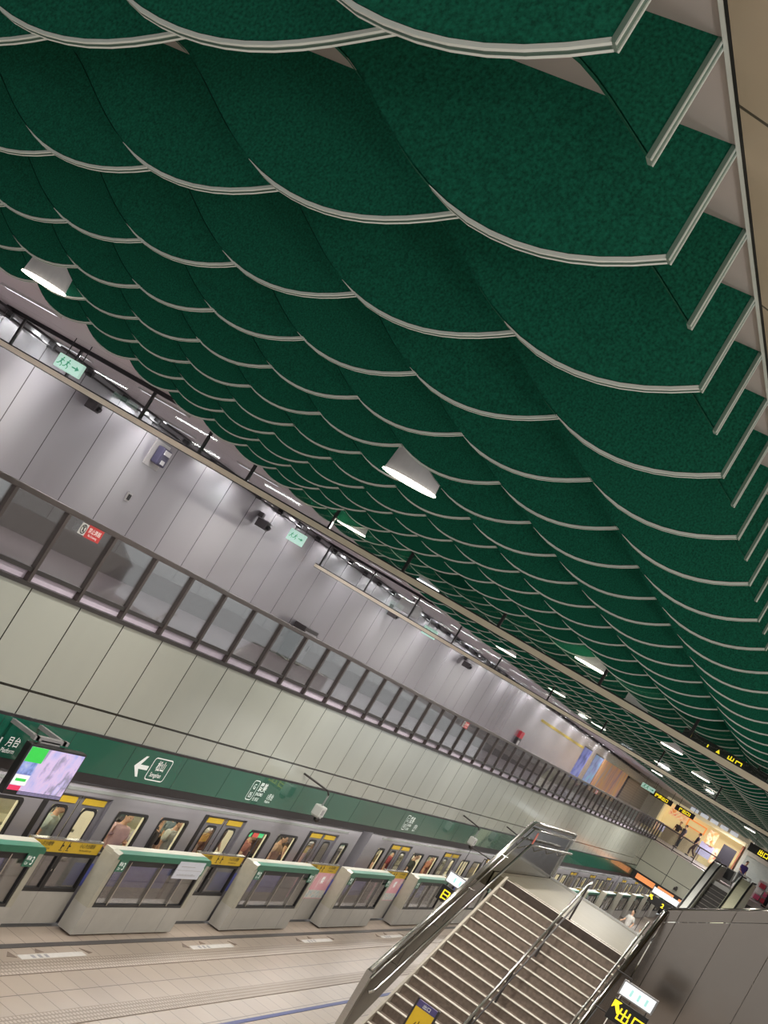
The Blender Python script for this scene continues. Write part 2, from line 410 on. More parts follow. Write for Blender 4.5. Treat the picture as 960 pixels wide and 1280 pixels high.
# balcony slab and far concourse slab
CONC = mat('concourse floor', (176, 160, 166), .3, noise=.06, nscale=2)
struct('floor_balcony', MB().box(-8, XE+.2, YW+.13, 14.2, 5.05, ZU-.02), CONC, 'pinkish floor of the upper balcony corridor', 'floor')
ZF = 5.25
m_ = MB().box(XE, 122, -9, 14.2, 4.95, ZF); struct('floor_far', m_, mat('far concourse floor', (170, 160, 162), .3, noise=.06), 'concourse floor at the far end of the void', 'floor')
struct('wall_end', MB().box(XE-.12, XE, 5.9, YW+.1, 3.3, 5.24), panel_mat('cream end cladding', (222, 222, 204), .3, .1, [(1, YW, 1.7, .018), (2, 3.95, None, .018)], (50, 50, 46), bump=.05, noise=.05, coat=.3), 'cream end wall beside the far escalator', 'wall')
struct('wall_end_lower', MB().box(112, 112.2, -9, 14.2, 0, 4.95), mat('far dark wall', (70, 66, 64), .7, noise=.2), 'dim wall at the far end of the platform', 'wall')
# upper wall
UPW = panel_mat('grey enamel cladding', (184, 182, 186), .25, .6, [(0, 17.71, 1.235, .012)], (96, 92, 94), bump=.05, bstretch=(1, 1, .15), bscale=1.6, noise=.04, coat=.0, aniso=.85)
struct('wall_left_upper', MB().box(-8, 122, YU, YU+.2, ZU, ZC), UPW, 'tall pale grey panelled wall behind the balcony', 'wall')
struct('baseboard_left', MB().box(-8, 122, YU-.04, YU-.002, ZU-.02, ZU+.42), mat('dark plinth', (120, 112, 114), .4, noise=.08), 'dark grey plinth at the foot of the upper wall', 'baseboard')
# ceiling
CEIL = mat('greige ceiling', (196, 190, 186), .55, noise=.04, nscale=1.5)
struct('ceiling', MB().box(-8, 122, 1.03, 14.2, ZC, ZC+.2), CEIL, 'pale flat ceiling above the green baffles', 'ceiling')
struct('ceiling_corridor', MB().box(-8, 122, 9.26, 14.2, 8.36, 8.499), panel_mat('corridor ceiling panels', (206, 200, 200), .5, 0, [(0, .4, 3.75, .012), (1, 10.4, 1.8, .006)], (150, 144, 142), bump=0, noise=.03), 'white panelled corridor ceiling above the balcony', 'ceiling')
ZK = 8.36
SOF = panel_mat('beige soffit', (206, 194, 170), .5, 0, [(0, 2.93, 1.15, .008)], (90, 84, 72), bump=.0, noise=.04)
m_ = MB().prism([(1.016, ZC-.012), (-7, ZC-2.0), (-7, ZC-1.8), (1.016, ZC+.2)], 0, -8, 122); struct('ceiling_right', m_, SOF, 'beige sloping soffit to the right of the baffles', 'ceiling')
m_ = MB().box(-8, 122, 1.017, 1.0255, ZC-.013, ZC+.02); struct('trim_8', m_, KLET, 'black shadow gap between ceiling and beige soffit', 'ceiling joint')
m_ = MB().box(-8, 122, 1.026, 1.040, ZC-.012, ZC); struct('trim_9', m_, TRIM, 'pale metal edge along the shadow gap', 'ceiling edge')
# concourse floor beneath the camera
struct('floor_near', MB().box(-8, 3.0, -9, .6, 5.05, ZU), CONC, 'concourse floor on the near side of the void', 'floor')

# ================================================================== CEILING BAFFLES
X1 = 2.704; DX = .4597; Y0 = 1.056; Y1 = 9.21; HP = .86
def wave(y, par):      # drop below the ceiling; par 0 = bottoms at 1.47 + 1.72k
    u = (y-1.47)/HP*PI
    c = math.cos(u) * (1 if par == 0 else -1)
    return .29 + .165*c + .03*(1-c*c)
def baffle_meshes(par):
    N = 110; Y1 = 9.21 if par == 0 else 8.35; ys = [Y0+(Y1-Y0)*i/N for i in range(N+1)]
    P = MB(); T = MB(); th = .013
    for i in range(N):
        a, b = ys[i], ys[i+1]; za, zb = -wave(a, par)+.004, -wave(b, par)+.004
        for sx in (-th, th):
            P.quad((sx, a, 0), (sx, b, 0), (sx, b, zb), (sx, a, za))
    P.quad((-th, Y0, 0), (th, Y0, 0), (th, Y0, -wave(Y0, par)), (-th, Y0, -wave(Y0, par)))
    P.quad((-th, Y1, 0), (th, Y1, 0), (th, Y1, -wave(Y1, par)), (-th, Y1, -wave(Y1, par)))
    w = .0165
    # edging: a shallow channel along the wavy foot and up the right end
    def lip(y):     # tapers on the left climb, imitating how the edging fades unlit there
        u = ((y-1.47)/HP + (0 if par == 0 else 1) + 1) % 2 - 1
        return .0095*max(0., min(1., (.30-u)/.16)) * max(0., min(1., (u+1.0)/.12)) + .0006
    def nrm(y):
        g = -(wave(y+.002, par)-wave(y-.002, par))/.004
        return Vector((g, -1)).normalized()
    for i in range(N):
        a, b = ys[i], ys[i+1]; za, zb = -wave(a, par), -wave(b, par); la, lb = lip(a), lip(b); na, nb_ = nrm(a), nrm(b)
        A = lambda x, f: (x, a+na.x*la*f, za+na.y*la*f)
        B = lambda x, f: (x, b+nb_.x*lb*f, zb+nb_.y*lb*f)
        faint = max(la, lb) < .004  # baffle green painted on the edging where it lies unlit
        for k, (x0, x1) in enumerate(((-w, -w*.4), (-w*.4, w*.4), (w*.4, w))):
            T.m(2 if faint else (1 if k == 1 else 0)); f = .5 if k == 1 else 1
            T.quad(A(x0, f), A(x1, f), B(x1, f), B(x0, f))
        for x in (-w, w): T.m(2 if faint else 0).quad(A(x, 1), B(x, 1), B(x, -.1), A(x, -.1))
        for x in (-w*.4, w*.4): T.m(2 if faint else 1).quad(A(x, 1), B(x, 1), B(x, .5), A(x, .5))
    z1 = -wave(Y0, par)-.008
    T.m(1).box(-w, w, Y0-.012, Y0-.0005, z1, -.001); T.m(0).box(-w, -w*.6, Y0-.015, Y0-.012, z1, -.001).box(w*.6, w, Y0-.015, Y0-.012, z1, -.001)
    return P, T
protos = []
for par in (0, 1):
    P, T = baffle_meshes(par)
    r = thing('ceiling_baffle', 'x', 'ceiling baffle', (0, 0, ZC))
    def lm(mb, name, mats):
        me = bpy.data.meshes.new(name); me.from_pydata([tuple(p) for p in mb.v], [], mb.f)
        for q in mats: me.materials.append(q)
        me.polygons.foreach_set('material_index', mb.mi); me.update()
        o = bpy.data.objects.new(name, me); COL.objects.link(o); o.parent = r; return o
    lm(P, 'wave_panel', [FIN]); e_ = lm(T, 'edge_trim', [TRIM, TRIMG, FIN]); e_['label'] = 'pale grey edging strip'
    protos.append(r)
def ordinal(n):
    s = {1: 'st', 2: 'nd', 3: 'rd'}.get(n % 10 if n % 100 not in (11, 12, 13) else 0, 'th'); return '%d%s' % (n, s)
used = [False, False]
nb = 0
for n in range(-3, 172):
    x = X1 + DX*n
    if x > XE-.3: break
    par = n % 2        # n=0 (x=2.704) carries the shifted wave, n=1 the wave with bottoms at 1.47
    src = 1 if par == 0 else 0
    r = protos[src] if not used[src] else copy_tree(protos[src])
    used[src] = True
    r.location = (x, 0, ZC); nb += 1
    r['label'] = 'dark green wave-edged ceiling baffle, %s row counted from the camera end' % ordinal(nb)
    r['group'] = 'green wave baffles across the ceiling'

# ================================================================== LIGHTS ON THE CEILING
def hall_lamp(x, y, label, ctype=True):
    z0 = 8.045
    t = thing('ceiling_lamp', label, 'lamp', (x, y, z0), 'lamps hung between the baffles')
    def ring(w, d, z): return [(x+d*math.cos(2*PI*k/28), y+w*math.sin(2*PI*k/28), z) for k in range(28)]
    b = MB(); b.loft([ring(.218, .150, z0+.004), ring(.214, .146, z0+.02), ring(.195, .14, z0+.2), ring(.19, .138, ZC)])
    b.build('lamp_housing', mat('lamp housing', (205, 202, 205), .4, emit=.06, noise=.04), t)  # faint glow in the housing imitates light from below
    b = MB(); b.loft([ring(.20, .135, z0-.008), ring(.225, .155, z0-.004), ring(.225, .155, z0+.004)]); b.build('diffuser', LIGHTW, t)
    b = MB()
    for i in range(5):
        for j in range(6): b.box(x-.146, x-.136, y-.11+.035*j, y-.085+.035*j, z0+.2+.03*i, z0+.22+.03*i)
    b.build('vent_grille', BLACK, t)
    l = bpy.data.lights.new('hall lamp', 'AREA'); l.shape = 'RECTANGLE'; l.size = .3; l.size_y = .2; l.energy = 150; l.color = (1, .95, .86)
    o = bpy.data.objects.new('hall lamp light', l); COL.objects.link(o); o.location = (0, 0, -.06); o.parent = t
    return t
row = lambda k: X1 + DX*(k+.5)
LAMPS = [(row(13), 7.42, 'square ceiling lamp nearest the wall, at the photo\'s left edge'),
         (row(13), 3.76, 'large square lamp glowing below the middle of the baffles'),
         (row(30), 7.42, 'grey square lamp hanging just above the glass screen on the wall side'),
         (row(30), 3.72, 'bright square lamp right of centre above the long beam'),
         (row(50), 7.34, 'small square lamp against the wall side edge of the baffles, behind the beam'),
         (row(50), 3.70, 'square lamp just under the beam at the right of the photo'),
         (row(62), 7.36, 'square lamp with plain housing, second wall side lamp behind the beam'),
         (row(62), 3.64, 'square lamp with flared housing standing clear in the dark baffles at right'),
         (row(78), 5.56, 'glowing far lamp close above the second beam'),
         (row(107), 7.45, 'faint far lamp beside the second beam near the wall'),
         (row(111), 3.78, 'bright far lamp low at the right edge of the photo'),
         (row(76), 7.4, 'far wall side lamp with grey rounded housing')]
for x, y, lb in LAMPS: hall_lamp(x, y, lb)
for x, y, lb in ((row(36), 7.08, 'slim white lamp glowing between the baffles just above the long beam'), (row(36), 3.5, 'thin faint lamp between the baffles below the bright lamp at right')):
    t = thing('slim_lamp', lb, 'lamp', (x, y, 8.05))
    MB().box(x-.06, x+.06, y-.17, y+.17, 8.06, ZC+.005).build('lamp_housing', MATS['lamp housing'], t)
    MB().box(x-.07, x+.07, y-.18, y+.18, 8.03, 8.06).build('diffuser', LIGHTC if y > 5 else WHITE, t)
# recessed slot lights of the corridor ceiling, running across it
k = 0
slot0 = None
for i, x in enumerate([10.05+3.75*q for q in range(19)]):
    for j, (ya, yb) in enumerate(((11.05, 11.95), (13.05, 13.9))):
        k += 1
        if slot0 is None:
            t = thing('slot_light', 'x', 'ceiling light', (x, ya, ZK), 'slot lights across the corridor ceiling')
            MB().box(x-.05, x+.05, ya, yb, ZK-.02, ZK-.006).build('diffuser', LIGHTC, t)
            m_ = MB(); m_.box(x-.08, x-.05, ya-.03, yb+.03, ZK-.03, ZK).box(x+.05, x+.08, ya-.03, yb+.03, ZK-.03, ZK).box(x-.05, x+.05, ya-.03, ya, ZK-.03, ZK).box(x-.05, x+.05, yb, yb+.03, ZK-.03, ZK)
            m_.build('lamp_frame', WHITE, t); slot0 = t
        else:
            t = copy_tree(slot0); t.location = (x, ya, ZK)
        t['label'] = 'white slot light in the corridor ceiling, %s pair from the near end, %s' % (ordinal(i+1), 'by the baffles' if j == 0 else 'by the wall')
for q in range(19):
    for yc in (11.5, 13.45):
        l = bpy.data.lights.new('slot lamp', 'AREA'); l.shape = 'RECTANGLE'; l.size = .1; l.size_y = .85; l.energy = 24; l.color = (1, .97, .98)
        o = bpy.data.objects.new('slot lamp', l); COL.objects.link(o); o.location = (10.05+3.75*q, yc, ZK-.04)

# ================================================================== GLASS SMOKE SCREENS
def smoke_screen(x, zb, label, mulls, ya, yb):
    t = thing('smoke_screen', label, 'glass screen', (x, ya, zb))
    m_ = MB(); m_.m(0).box(x-.06, x+.05, ya, yb, zb-.045, zb+.045); m_.m(1).box(x-.064, x-.0601, ya, yb, zb+.034, zb+.052).box(x-.064, x-.0601, ya, yb, zb-.05, zb-.04)
    o = m_.build('beam', [mat('champagne beam', (244, 234, 210), .45, .1, noise=.04), BLACK], t); o['label'] = 'long champagne coloured bottom beam'
    MB().box(x-.05, x+.05, 9.27, yb, ZK-.06, ZK).build('top_rail', BLACK, t)
    for y in mulls: MB().box(x-.025, x+.025, y-.016, y+.016, zb+.045, ZC if y < 9.2 else ZK-.06).build('mullion', BLACK, t)
    ms = [ya]+[y for y in mulls]+[yb]
    for a, b in zip(ms[:-1], ms[1:]):
        if b-a > .2: MB().box(x-.004, x+.004, a+.02, b-.02, zb+.046, ZK-.07).build('glass_pane', GLASS, t)
smoke_screen(X1+DX*29.5, 7.82, 'glass smoke screen with long pale beam crossing the whole hall', [1.1, 2.22, 3.42, 4.85, 6.3, 7.5, 8.9, 9.75, 10.86, 12.3, 13.45], -2.5, 13.85)
smoke_screen(X1+DX*60.5, 7.70, 'second far glass smoke screen with beam at the lower right', [1.7, 3.05, 4.45, 5.85, 7.25, 8.65, 9.85, 11.1, 12.4, 13.75], -2.5, 13.85)

# ================================================================== BALCONY RAILING
t = thing('balcony_railing', 'long dark framed glass railing along the upper balcony', 'railing', (0, YW, ZU))
MB().box(-4, XE+1.2, YW-.03, YW+.05, 6.30, 6.375).build('top_rail', RAILGREY, t, bevel=.01)
MB().box(-4, XE+1.2, YW-.01, YW+.04, 5.42, 5.48).build('bottom_rail', DARKGREY, t)
MB().box(-4, XE+1.2, YW-.05, YW+.06, 5.24, 5.30).build('base_rail', DARKGREY, t)
MB().box(-4, XE+1.2, YW+.05, YW+.07, 5.30, 5.42).build('kick_strip', mat('pink grey kick strip', (205, 192, 208), .35, noise=.05), t)
p0 = None; g0 = None
for i in range(-10, 56):
    x = 14.94+1.2445*i
    if p0 is None:
        p0 = MB().box(x-.035, x+.035, YW-.028, YW+.045, 5.24, 6.30).build('post', RAILGREY, t); xp = x
        g0 = MB().box(x+.04, x+1.205, YW+.006, YW+.016, 5.485, 6.295).build('glass_pane', GLASS, t)
    else:
        for s in (p0, g0):
            c = s.copy(); COL.objects.link(c); c.parent = t; c.location = (x-xp, 0, 0)

# signs on the railing glass
def rail_sign(x, label, full=True):
    t = thing('warning_sign', label, 'sign', (x, YW-.03, 6.1), None)
    MB().box(x, x+.165, YW-.036, YW-.03, 6.13, 6.29).build('pictogram_plate', WHITE, t)
    r = MB(); n = 20
    for i in range(n):
        a0, a1 = 2*PI*i/n, 2*PI*(i+1)/n; c = (x+.0825, 6.21)
        r.quad(*[(c[0]+math.cos(a)*q, YW-.0375, c[1]+math.sin(a)*q) for a, q in ((a0, .052), (a1, .052), (a1, .068), (a0, .068))])
    r.quad((x+.04, YW-.0375, 6.245), (x+.05, YW-.0375, 6.255), (x+.125, YW-.0375, 6.175), (x+.115, YW-.0375, 6.165))
    r.box(x+.07, x+.095, YW-.0372, YW-.037, 6.17, 6.23).ball((x+.083, YW-.037, 6.245), .013, 6, 5)
    r.build('pictogram', KLET, t)
    MB().box(x+.167, x+.56, YW-.036, YW-.03, 6.12, 6.30).build('red_plate', mat('red plate', (185, 42, 42), .5, noise=.04), t)
    L = MB(); text_mb(L, '禁止跨越', (x+.36, YW-.0375, 6.205), XR, UP, .078); text_mb(L, 'No Crossing', (x+.36, YW-.0375, 6.15), XR, UP, .045)
    L.build('lettering', WLET, t)
rail_sign(15.27, 'red and white no crossing sign on the railing glass, nearest one at left')
rail_sign(35.6, 'small red sign on the railing glass, midway along the balcony')
rail_sign(58.0, 'tiny red sign on the railing glass, farthest of them')

# ================================================================== UPPER WALL FITTINGS
# conduit with brackets
t = thing('wall_conduit', 'thin black cable conduit on small brackets along the top of the upper wall', 'conduit', (0, 13.9, 8.23))
MB().tube([(-4, 13.9, 8.23), (100, 13.9, 8.23)], .018, 6).build('pipe', BLACK, t)
b0 = None
for i in range(-8, 60):
    x = 17.71+1.235*i
    if b0 is None: b0 = MB().box(x-.03, x+.03, 13.87, 14.0, 8.20, 8.32).build('bracket', BLACK, t); xb = x
    else:
        c = b0.copy(); COL.objects.link(c); c.parent = t; c.location = (x-xb, 0, 0)
MB().tube([(-4, 13.72, 8.31), (100, 13.72, 8.31)], .02, 6).build('wall_tray', BLACK) and None
tag(bpy.data.objects['wall_tray'], 'second thin dark cable run beside the conduit below the corridor ceiling', 'conduit')

def wall_camera(x, z, label, y=YU, s=1.):
    t = thing('security_camera', label, 'camera', (x, y, z))
    m_ = MB(); m_.box(x-.05*s, x+.05*s, y-.12*s, y+.01, z+.08*s, z+.2*s).build('wall_bracket', DARKGREY, t)
    m_ = MB(); m_.box(x-.09*s, x+.09*s, y-.34*s, y-.06*s, z-.12*s, z+.07*s).build('camera_body', DARKGREY, t, bevel=.01)
    m_ = MB(); m_.tube([(x, y-.34*s, z-.03*s), (x, y-.40*s, z-.05*s)], .05*s, 10).build('lens', BLACK, t)
    MB().box(x-.11*s, x+.11*s, y-.38*s, y-.02*s, z+.072*s, z+.085*s).build('sun_shield', GREYBOX, t)
wall_camera(19.35, 7.86, 'dark camera high on the upper wall, nearest to the left edge', s=.85)
wall_camera(26.9, 7.82, 'dark camera on the upper wall above the middle of the glass railing')
wall_camera(36.7, 7.80, 'dark camera on the upper wall under the white speaker box')
wall_camera(45.4, 7.78, 'small far camera on the upper wall right of the others')
# wall clock-like unit
t = thing('wall_speaker', 'dark faced speaker unit on a pale plate, upper wall left', 'speaker', (22.1, YU, 7.75))
MB().box(21.8, 22.35, YU-.03, YU-.001, 7.5, 8.02).build('back_plate', PALE, t)
MB().box(21.93, 22.25, YU-.2, YU-.03, 7.6, 7.95).build('speaker_body', mat('slate plastic', (72, 70, 92), .4, noise=.05), t, bevel=.03)
MB().box(21.97, 22.2, YU-.215, YU-.2, 7.83, 7.92).build('light_cap', WHITE, t)
MB().box(22.02, 22.15, YU-.21, YU-.2, 7.64, 7.72).build('label_plate', WHITE, t)
t = thing('wall_outlet', 'small black outlet alone in the middle of a wall panel', 'outlet', (22.0, YU, 6.8))
MB().box(21.93, 22.08, YU-.03, YU-.001, 6.73, 6.9).build('outlet_plate', PALE, t); MB().box(21.96, 22.05, YU-.045, YU-.03, 6.76, 6.87).build('socket', BLACK, t)
t = thing('wall_speaker', 'white box speaker hung below the corridor ceiling behind the beam', 'speaker', (34.5, 12.6, 8.0))
MB().box(34.2, 34.8, 12.4, 12.9, 7.92, 8.25).build('speaker_body', WHITE, t, bevel=.02); MB().box(34.48, 34.52, 12.63, 12.67, 8.25, ZK).build('hanger', DARKGREY, t)
t = thing('hose_cabinet', 'grey cabinet standing against the upper wall behind the glass railing', 'cabinet', (31.95, 13.75, ZU))
MB().box(31.45, 32.35, 13.6, 13.94, ZU-.02, 6.3).build('cabinet_body', DARKGREY, t, bevel=.01); MB().box(31.52, 32.28, 13.585, 13.6, ZU+.08, 6.2).build('cabinet_door', GREYBOX, t); MB().box(32.15, 32.2, 13.57, 13.585, 5.75, 5.9).build('handle', BLACK, t)
t = thing('fire_box', 'red topped fire box on the upper wall, far along the balcony', 'fire box', (57.8, YU, 6.3))
MB().box(57.5, 58.1, YU-.12, YU+.01, 6.45, 6.75).build('red_lamp_panel', mat('fire red', (190, 45, 60), .5, noise=.05), t); MB().box(57.5, 58.1, YU-.12, YU+.01, 6.05, 6.44).build('box_body', DARKGREY, t); MB().box(57.65, 57.95, YU-.125, YU-.12, 6.15, 6.35).build('face_plate', WHITE, t)
def running_man(mb, y, z, x, s):   # on an x = const face, facing -x
    mb.ball((x, y-.02*s, z+.36*s), (.004, .05*s, .05*s), 8, 6)
    def limb(a, b, w):
        a = Vector((0, a[0]*s, a[1]*s)); b = Vector((0, b[0]*s, b[1]*s)); d = (b-a).normalized(); n = Vector((0, -d.z, d.y))*w*s
        o = Vector((x, y, z)); mb.quad(o+a+n, o+b+n, o+b-n, o+a-n)
    limb((0, .30), (.06, .12), .05); limb((.06, .13), (-.08, .02), .03); limb((-.08, .02), (-.03, -.12), .025); limb((.06, .13), (.17, -.02), .03); limb((.17, -.02), (.27, -.02), .025)
    limb((-.01, .28), (-.14, .2), .022); limb((0, .28), (.13, .24), .022)
def exit_sign(x, y, z, label, w=.46, h=.2):
    k = w/.62
    t = thing('exit_sign', label, 'exit sign', (x, y, z))
    MB().box(x, x+.07, y-w/2, y+w/2, z-h/2, z+h/2).build('light_box', EXITW, t, bevel=.01)
    m_ = MB(); running_man(m_, y+.17*k, z-.05*k, x-.003, .36*k)
    running_man(m_, y+.02*k, z-.05*k, x-.003, .36*k)
    m_.box(x-.004, x-.002, y-.2*k, y-.09*k, z-.012*k, z+.012*k).prism([(y-.27*k, z), (y-.19*k, z+.05*k), (y-.19*k, z-.05*k)], 0, x-.004, x-.002)
    m_.build('pictogram', GLET, t)
    for q in (-.2, .2): MB().tube([(x+.035, y+q*w/.62, z+h/2), (x+.035, y+q*w/.62, ZK)], .008, 6).build('hanger', BLACK, t)
exit_sign(15.45, 11.75, 7.98, 'pale green running man exit sign hung above the balcony at left')
exit_sign(26.8, 12.9, 7.92, 'pale green exit sign hung near the beam, second along the corridor', .42, .26)
exit_sign(38.5, 13.2, 7.9, 'small green exit sign farther along the corridor ceiling', .46, .26)
exit_sign(88.0, 12.6, 7.7, 'pale exit light box near the far shutters', .9, .3)

# panels painting coloured reflections on the far upper wall, and shutters
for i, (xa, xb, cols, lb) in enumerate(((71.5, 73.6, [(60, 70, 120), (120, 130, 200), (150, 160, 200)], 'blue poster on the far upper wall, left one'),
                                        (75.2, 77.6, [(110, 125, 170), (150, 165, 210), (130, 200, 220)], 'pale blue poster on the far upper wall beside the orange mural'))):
    t = thing('wall_reflection', lb, 'reflection panel', (xa, YU, 6.2)); MB().box(xa, xb, YU-.03, YU-.005, 5.95, 7.7).build('reflection_sheet', picture_mat('poster %d' % i, cols, 1.6, .15), t); MB().box(xa-.05, xb+.05, YU-.035, YU-.004, 7.7, 7.76).build('sheet_rail', DARKGREY, t)
t = thing('mural_reflection', 'orange and peach patterned mural on the far upper wall', 'mural reflection', (78, YU, 5.8)); MB().box(78, 87.6, YU-.03, YU-.005, 5.8, 7.75).build('reflection_panel', picture_mat('mural reflection', [(150, 120, 150), (214, 160, 130), (226, 176, 110), (180, 160, 170)], 1.1, .15, (1, 1, .35)), t)
t = thing('roller_shutter', 'grey roller shutter closing the far end of the corridor wall', 'shutter', (88.2, YU, ZU)); m_ = MB(); m_.box(88.2, 99.0, YU-.06, YU-.005, ZU, 7.6).build('shutter_sheet', panel_mat('shutter', (136, 130, 128), .4, .2, [(2, 5.3, .16, .012), (0, 93.5, None, .08)], (96, 92, 90), bump=.0, noise=.05), t); MB().box(88.0, 99.2, YU-.12, YU-.005, 7.6, 7.72).build('shutter_box', DARKGREY, t)
t = thing('yellow_strip_sign', 'long yellow lit strip of lettering high on the far upper wall', 'sign', (56, YU, 7.7)); MB().box(60, 71.0, YU-.03, YU-.005, 7.55, 7.66).build('strip', mat('mustard strip', (170, 150, 60), .5, emit=.25, noise=.3, nscale=6), t)

# ================================================================== BAND SIGNS
def yface(mb, s, x, z, size, align='LEFT', sx=1., bold=.0): return text_mb(mb, s, (x, YW-.034, z), XR, UP, size, align, sx, bold)
t = thing('platform_sign', 'white platform number lettering on the green band at the left edge', 'sign', (16.3, YW-.034, 3.0))
m_ = MB(); yface(m_, '1', 16.36, 3.02, .27, bold=.02); m_.build('platform_number', WLET, t); m_ = MB(); yface(m_, '月台', 16.53, 3.11, .165, bold=.01); m_.build('lettering', WLET, t); m_ = MB(); yface(m_, 'Platform', 16.5, 3.0, .10, bold=.008); m_.build('small_lettering', WLET, t)
def rounded_ring(mb, x0, x1, z0, z1, r, w, y):
    def path(off):
        P = []
        for (cx, cz, a0) in ((x1-r, z1-r, 0), (x0+r, z1-r, 90), (x0+r, z0+r, 180), (x1-r, z0+r, 270)):
            for k in range(5):
                a = math.radians(a0+22.5*k); P.append((cx+math.cos(a)*(r-off), y, cz+math.sin(a)*(r-off)))
        return P
    A, B = path(0), path(w); n = len(A)
    for i in range(n): mb.quad(A[i], A[(i+1) % n], B[(i+1) % n], B[i])
t = thing('direction_sign', 'white arrow and boxed terminus name on the green band', 'sign', (20.3, YW-.034, 3.0))
m_ = MB(); yface(m_, '松山', 21.12, 3.2, .2, 'CENTER', .8, .012); yface(m_, 'Songshan', 21.1, 3.07, .115, 'CENTER', .95, .008); m_.build('lettering', WLET, t)
m_ = MB(); rounded_ring(m_, 20.78, 21.46, 3.0, 3.42, .07, .02, YW-.034); m_.build('box_outline', WLET, t)
m_ = MB(); m_.add([(20.24, YW-.034, 3.2), (20.46, YW-.034, 3.40), (20.54, YW-.034, 3.40), (20.42, YW-.034, 3.24), (20.72, YW-.034, 3.24), (20.72, YW-.034, 3.16), (20.42, YW-.034, 3.16), (20.54, YW-.034, 3.02), (20.46, YW-.034, 3.02)], [tuple(range(9))]); m_.build('arrow', WLET, t)
def station_sign(x, label):
    t = thing('station_sign', label, 'sign', (x, YW-.034, 3.0))
    m_ = MB(); rounded_ring(m_, x, x+.30, 2.99, 3.42, .07, .018, YW-.034); m_.build('box_outline', WLET, t)
    m_ = MB(); yface(m_, 'G', x+.15, 3.23, .16, 'CENTER', 1, .01); yface(m_, '05', x+.15, 3.05, .16, 'CENTER', .9, .01)
    yface(m_, '景美', x+.36, 3.22, .21, 'LEFT', .95, .012); yface(m_, 'JINGMEI', x+.36, 3.11, .10, 'LEFT', 1, .008); yface(m_, '往 新店', x+.36, 3.0, .09, 'LEFT', 1, .004)
    yface(m_, '1月台', x+1.0, 3.08, .15, 'LEFT', .9, .008); yface(m_, 'Platform', x+1.0, 3.0, .08, 'LEFT', .95, .006); m_.build('lettering', WLET, t)
station_sign(25.05, 'white boxed station code and name on the green band, nearer one')
station_sign(35.6, 'white boxed station code and name on the green band, farther one')

# hanging monitor
t = thing('platform_monitor', 'hanging display screen with lavender picture at the left edge', 'screen', (16.9, 9.5, 2.7))
def mon(x0, x1, z0, z1, y, name, m): return MB().box(x0, x1, y-.004, y, z0, z1).build(name, m, t)
MB().box(16.16, 17.64, 9.5, 9.6, 2.66, 3.42).build('case', BLACK, t, bevel=.01)
mon(16.2, 17.6, 2.74, 3.39, 9.498, 'picture', picture_mat('lavender picture', [(150, 160, 215), (190, 180, 225), (205, 185, 225), (140, 135, 165), (200, 190, 235)], 2.2, .5, (1.5, 1, 1)))
mon(16.2, 16.62, 3.17, 3.39, 9.494, 'green_panel', mat('screen green', (50, 185, 70), .5, emit=.7, noise=.03)); mon(16.2, 16.55, 2.98, 3.17, 9.494, 'picture_panel', picture_mat('side picture', [(60, 70, 130), (120, 140, 200), (170, 180, 220)], 6, .6))
mon(16.2, 16.55, 2.82, 2.97, 9.494, 'white_panel', mat('screen white', (220, 225, 225), .5, emit=.7, noise=.02)); mon(16.25, 16.5, 2.88, 2.92, 9.488, 'green_line', mat('screen green', (50, 185, 70)))
mon(16.2, 16.48, 2.74, 2.81, 9.494, 'red_panel', mat('screen red', (205, 50, 90), .5, emit=.7, noise=.02)); mon(16.48, 17.6, 2.69, 2.735, 9.494, 'ticker', mat('screen ticker', (120, 115, 150), .5, emit=.4, noise=.3, nscale=20))
m_ = MB(); m_.box(16.3, 17.2, 9.60, 9.66, 3.44, 3.5).box(16.35, 16.43, 9.6, 10.08, 3.44, 3.5).box(17.05, 17.13, 9.6, 10.08, 3.44, 3.5).box(16.5, 17.0, 9.6, 9.64, 3.0, 3.46); m_.build('wall_mount', GREYBOX, t)

def band_camera(x, label, s=1.):
    t = thing('platform_camera', label, 'camera', (x, 9.7, 3.2))
    MB().tube([(x-.75, YW, 3.78), (x-.1, YW-.42, 3.68), (x, YW-.45, 3.6)], .022, 8).build('arm', DARKGREY, t, smooth=True)
    MB().tube([(x, YW-.45, 3.6), (x, YW-.45, 3.32)], .018, 8).build('drop_pipe', GREYBOX, t)
    MB().loft([[(x+a*k, YW-.45+b*k, z) for a, b in ((-.15, -.09), (.15, -.09), (.15, .09), (-.15, .09))] for z, k in ((3.08, .75), (3.12, 1), (3.32, 1), (3.34, .9))]).build('camera_body', WHITE, t)
    MB().ball((x+.0, YW-.50, 3.05), .075, 12, 8).build('dome_lens', DARKGREY, t, smooth=True)
    MB().box(x-.06, x+.06, YW-.545, YW-.54, 3.16, 3.28).build('face_plate', GREYBOX, t)
band_camera(28.0, 'white camera on a bent arm in front of the green band, nearest one')
band_camera(41.6, 'white camera on a bent arm before the green band, middle one')
band_camera(47.6, 'camera on a bent arm before the green band, beside the stair railing top')

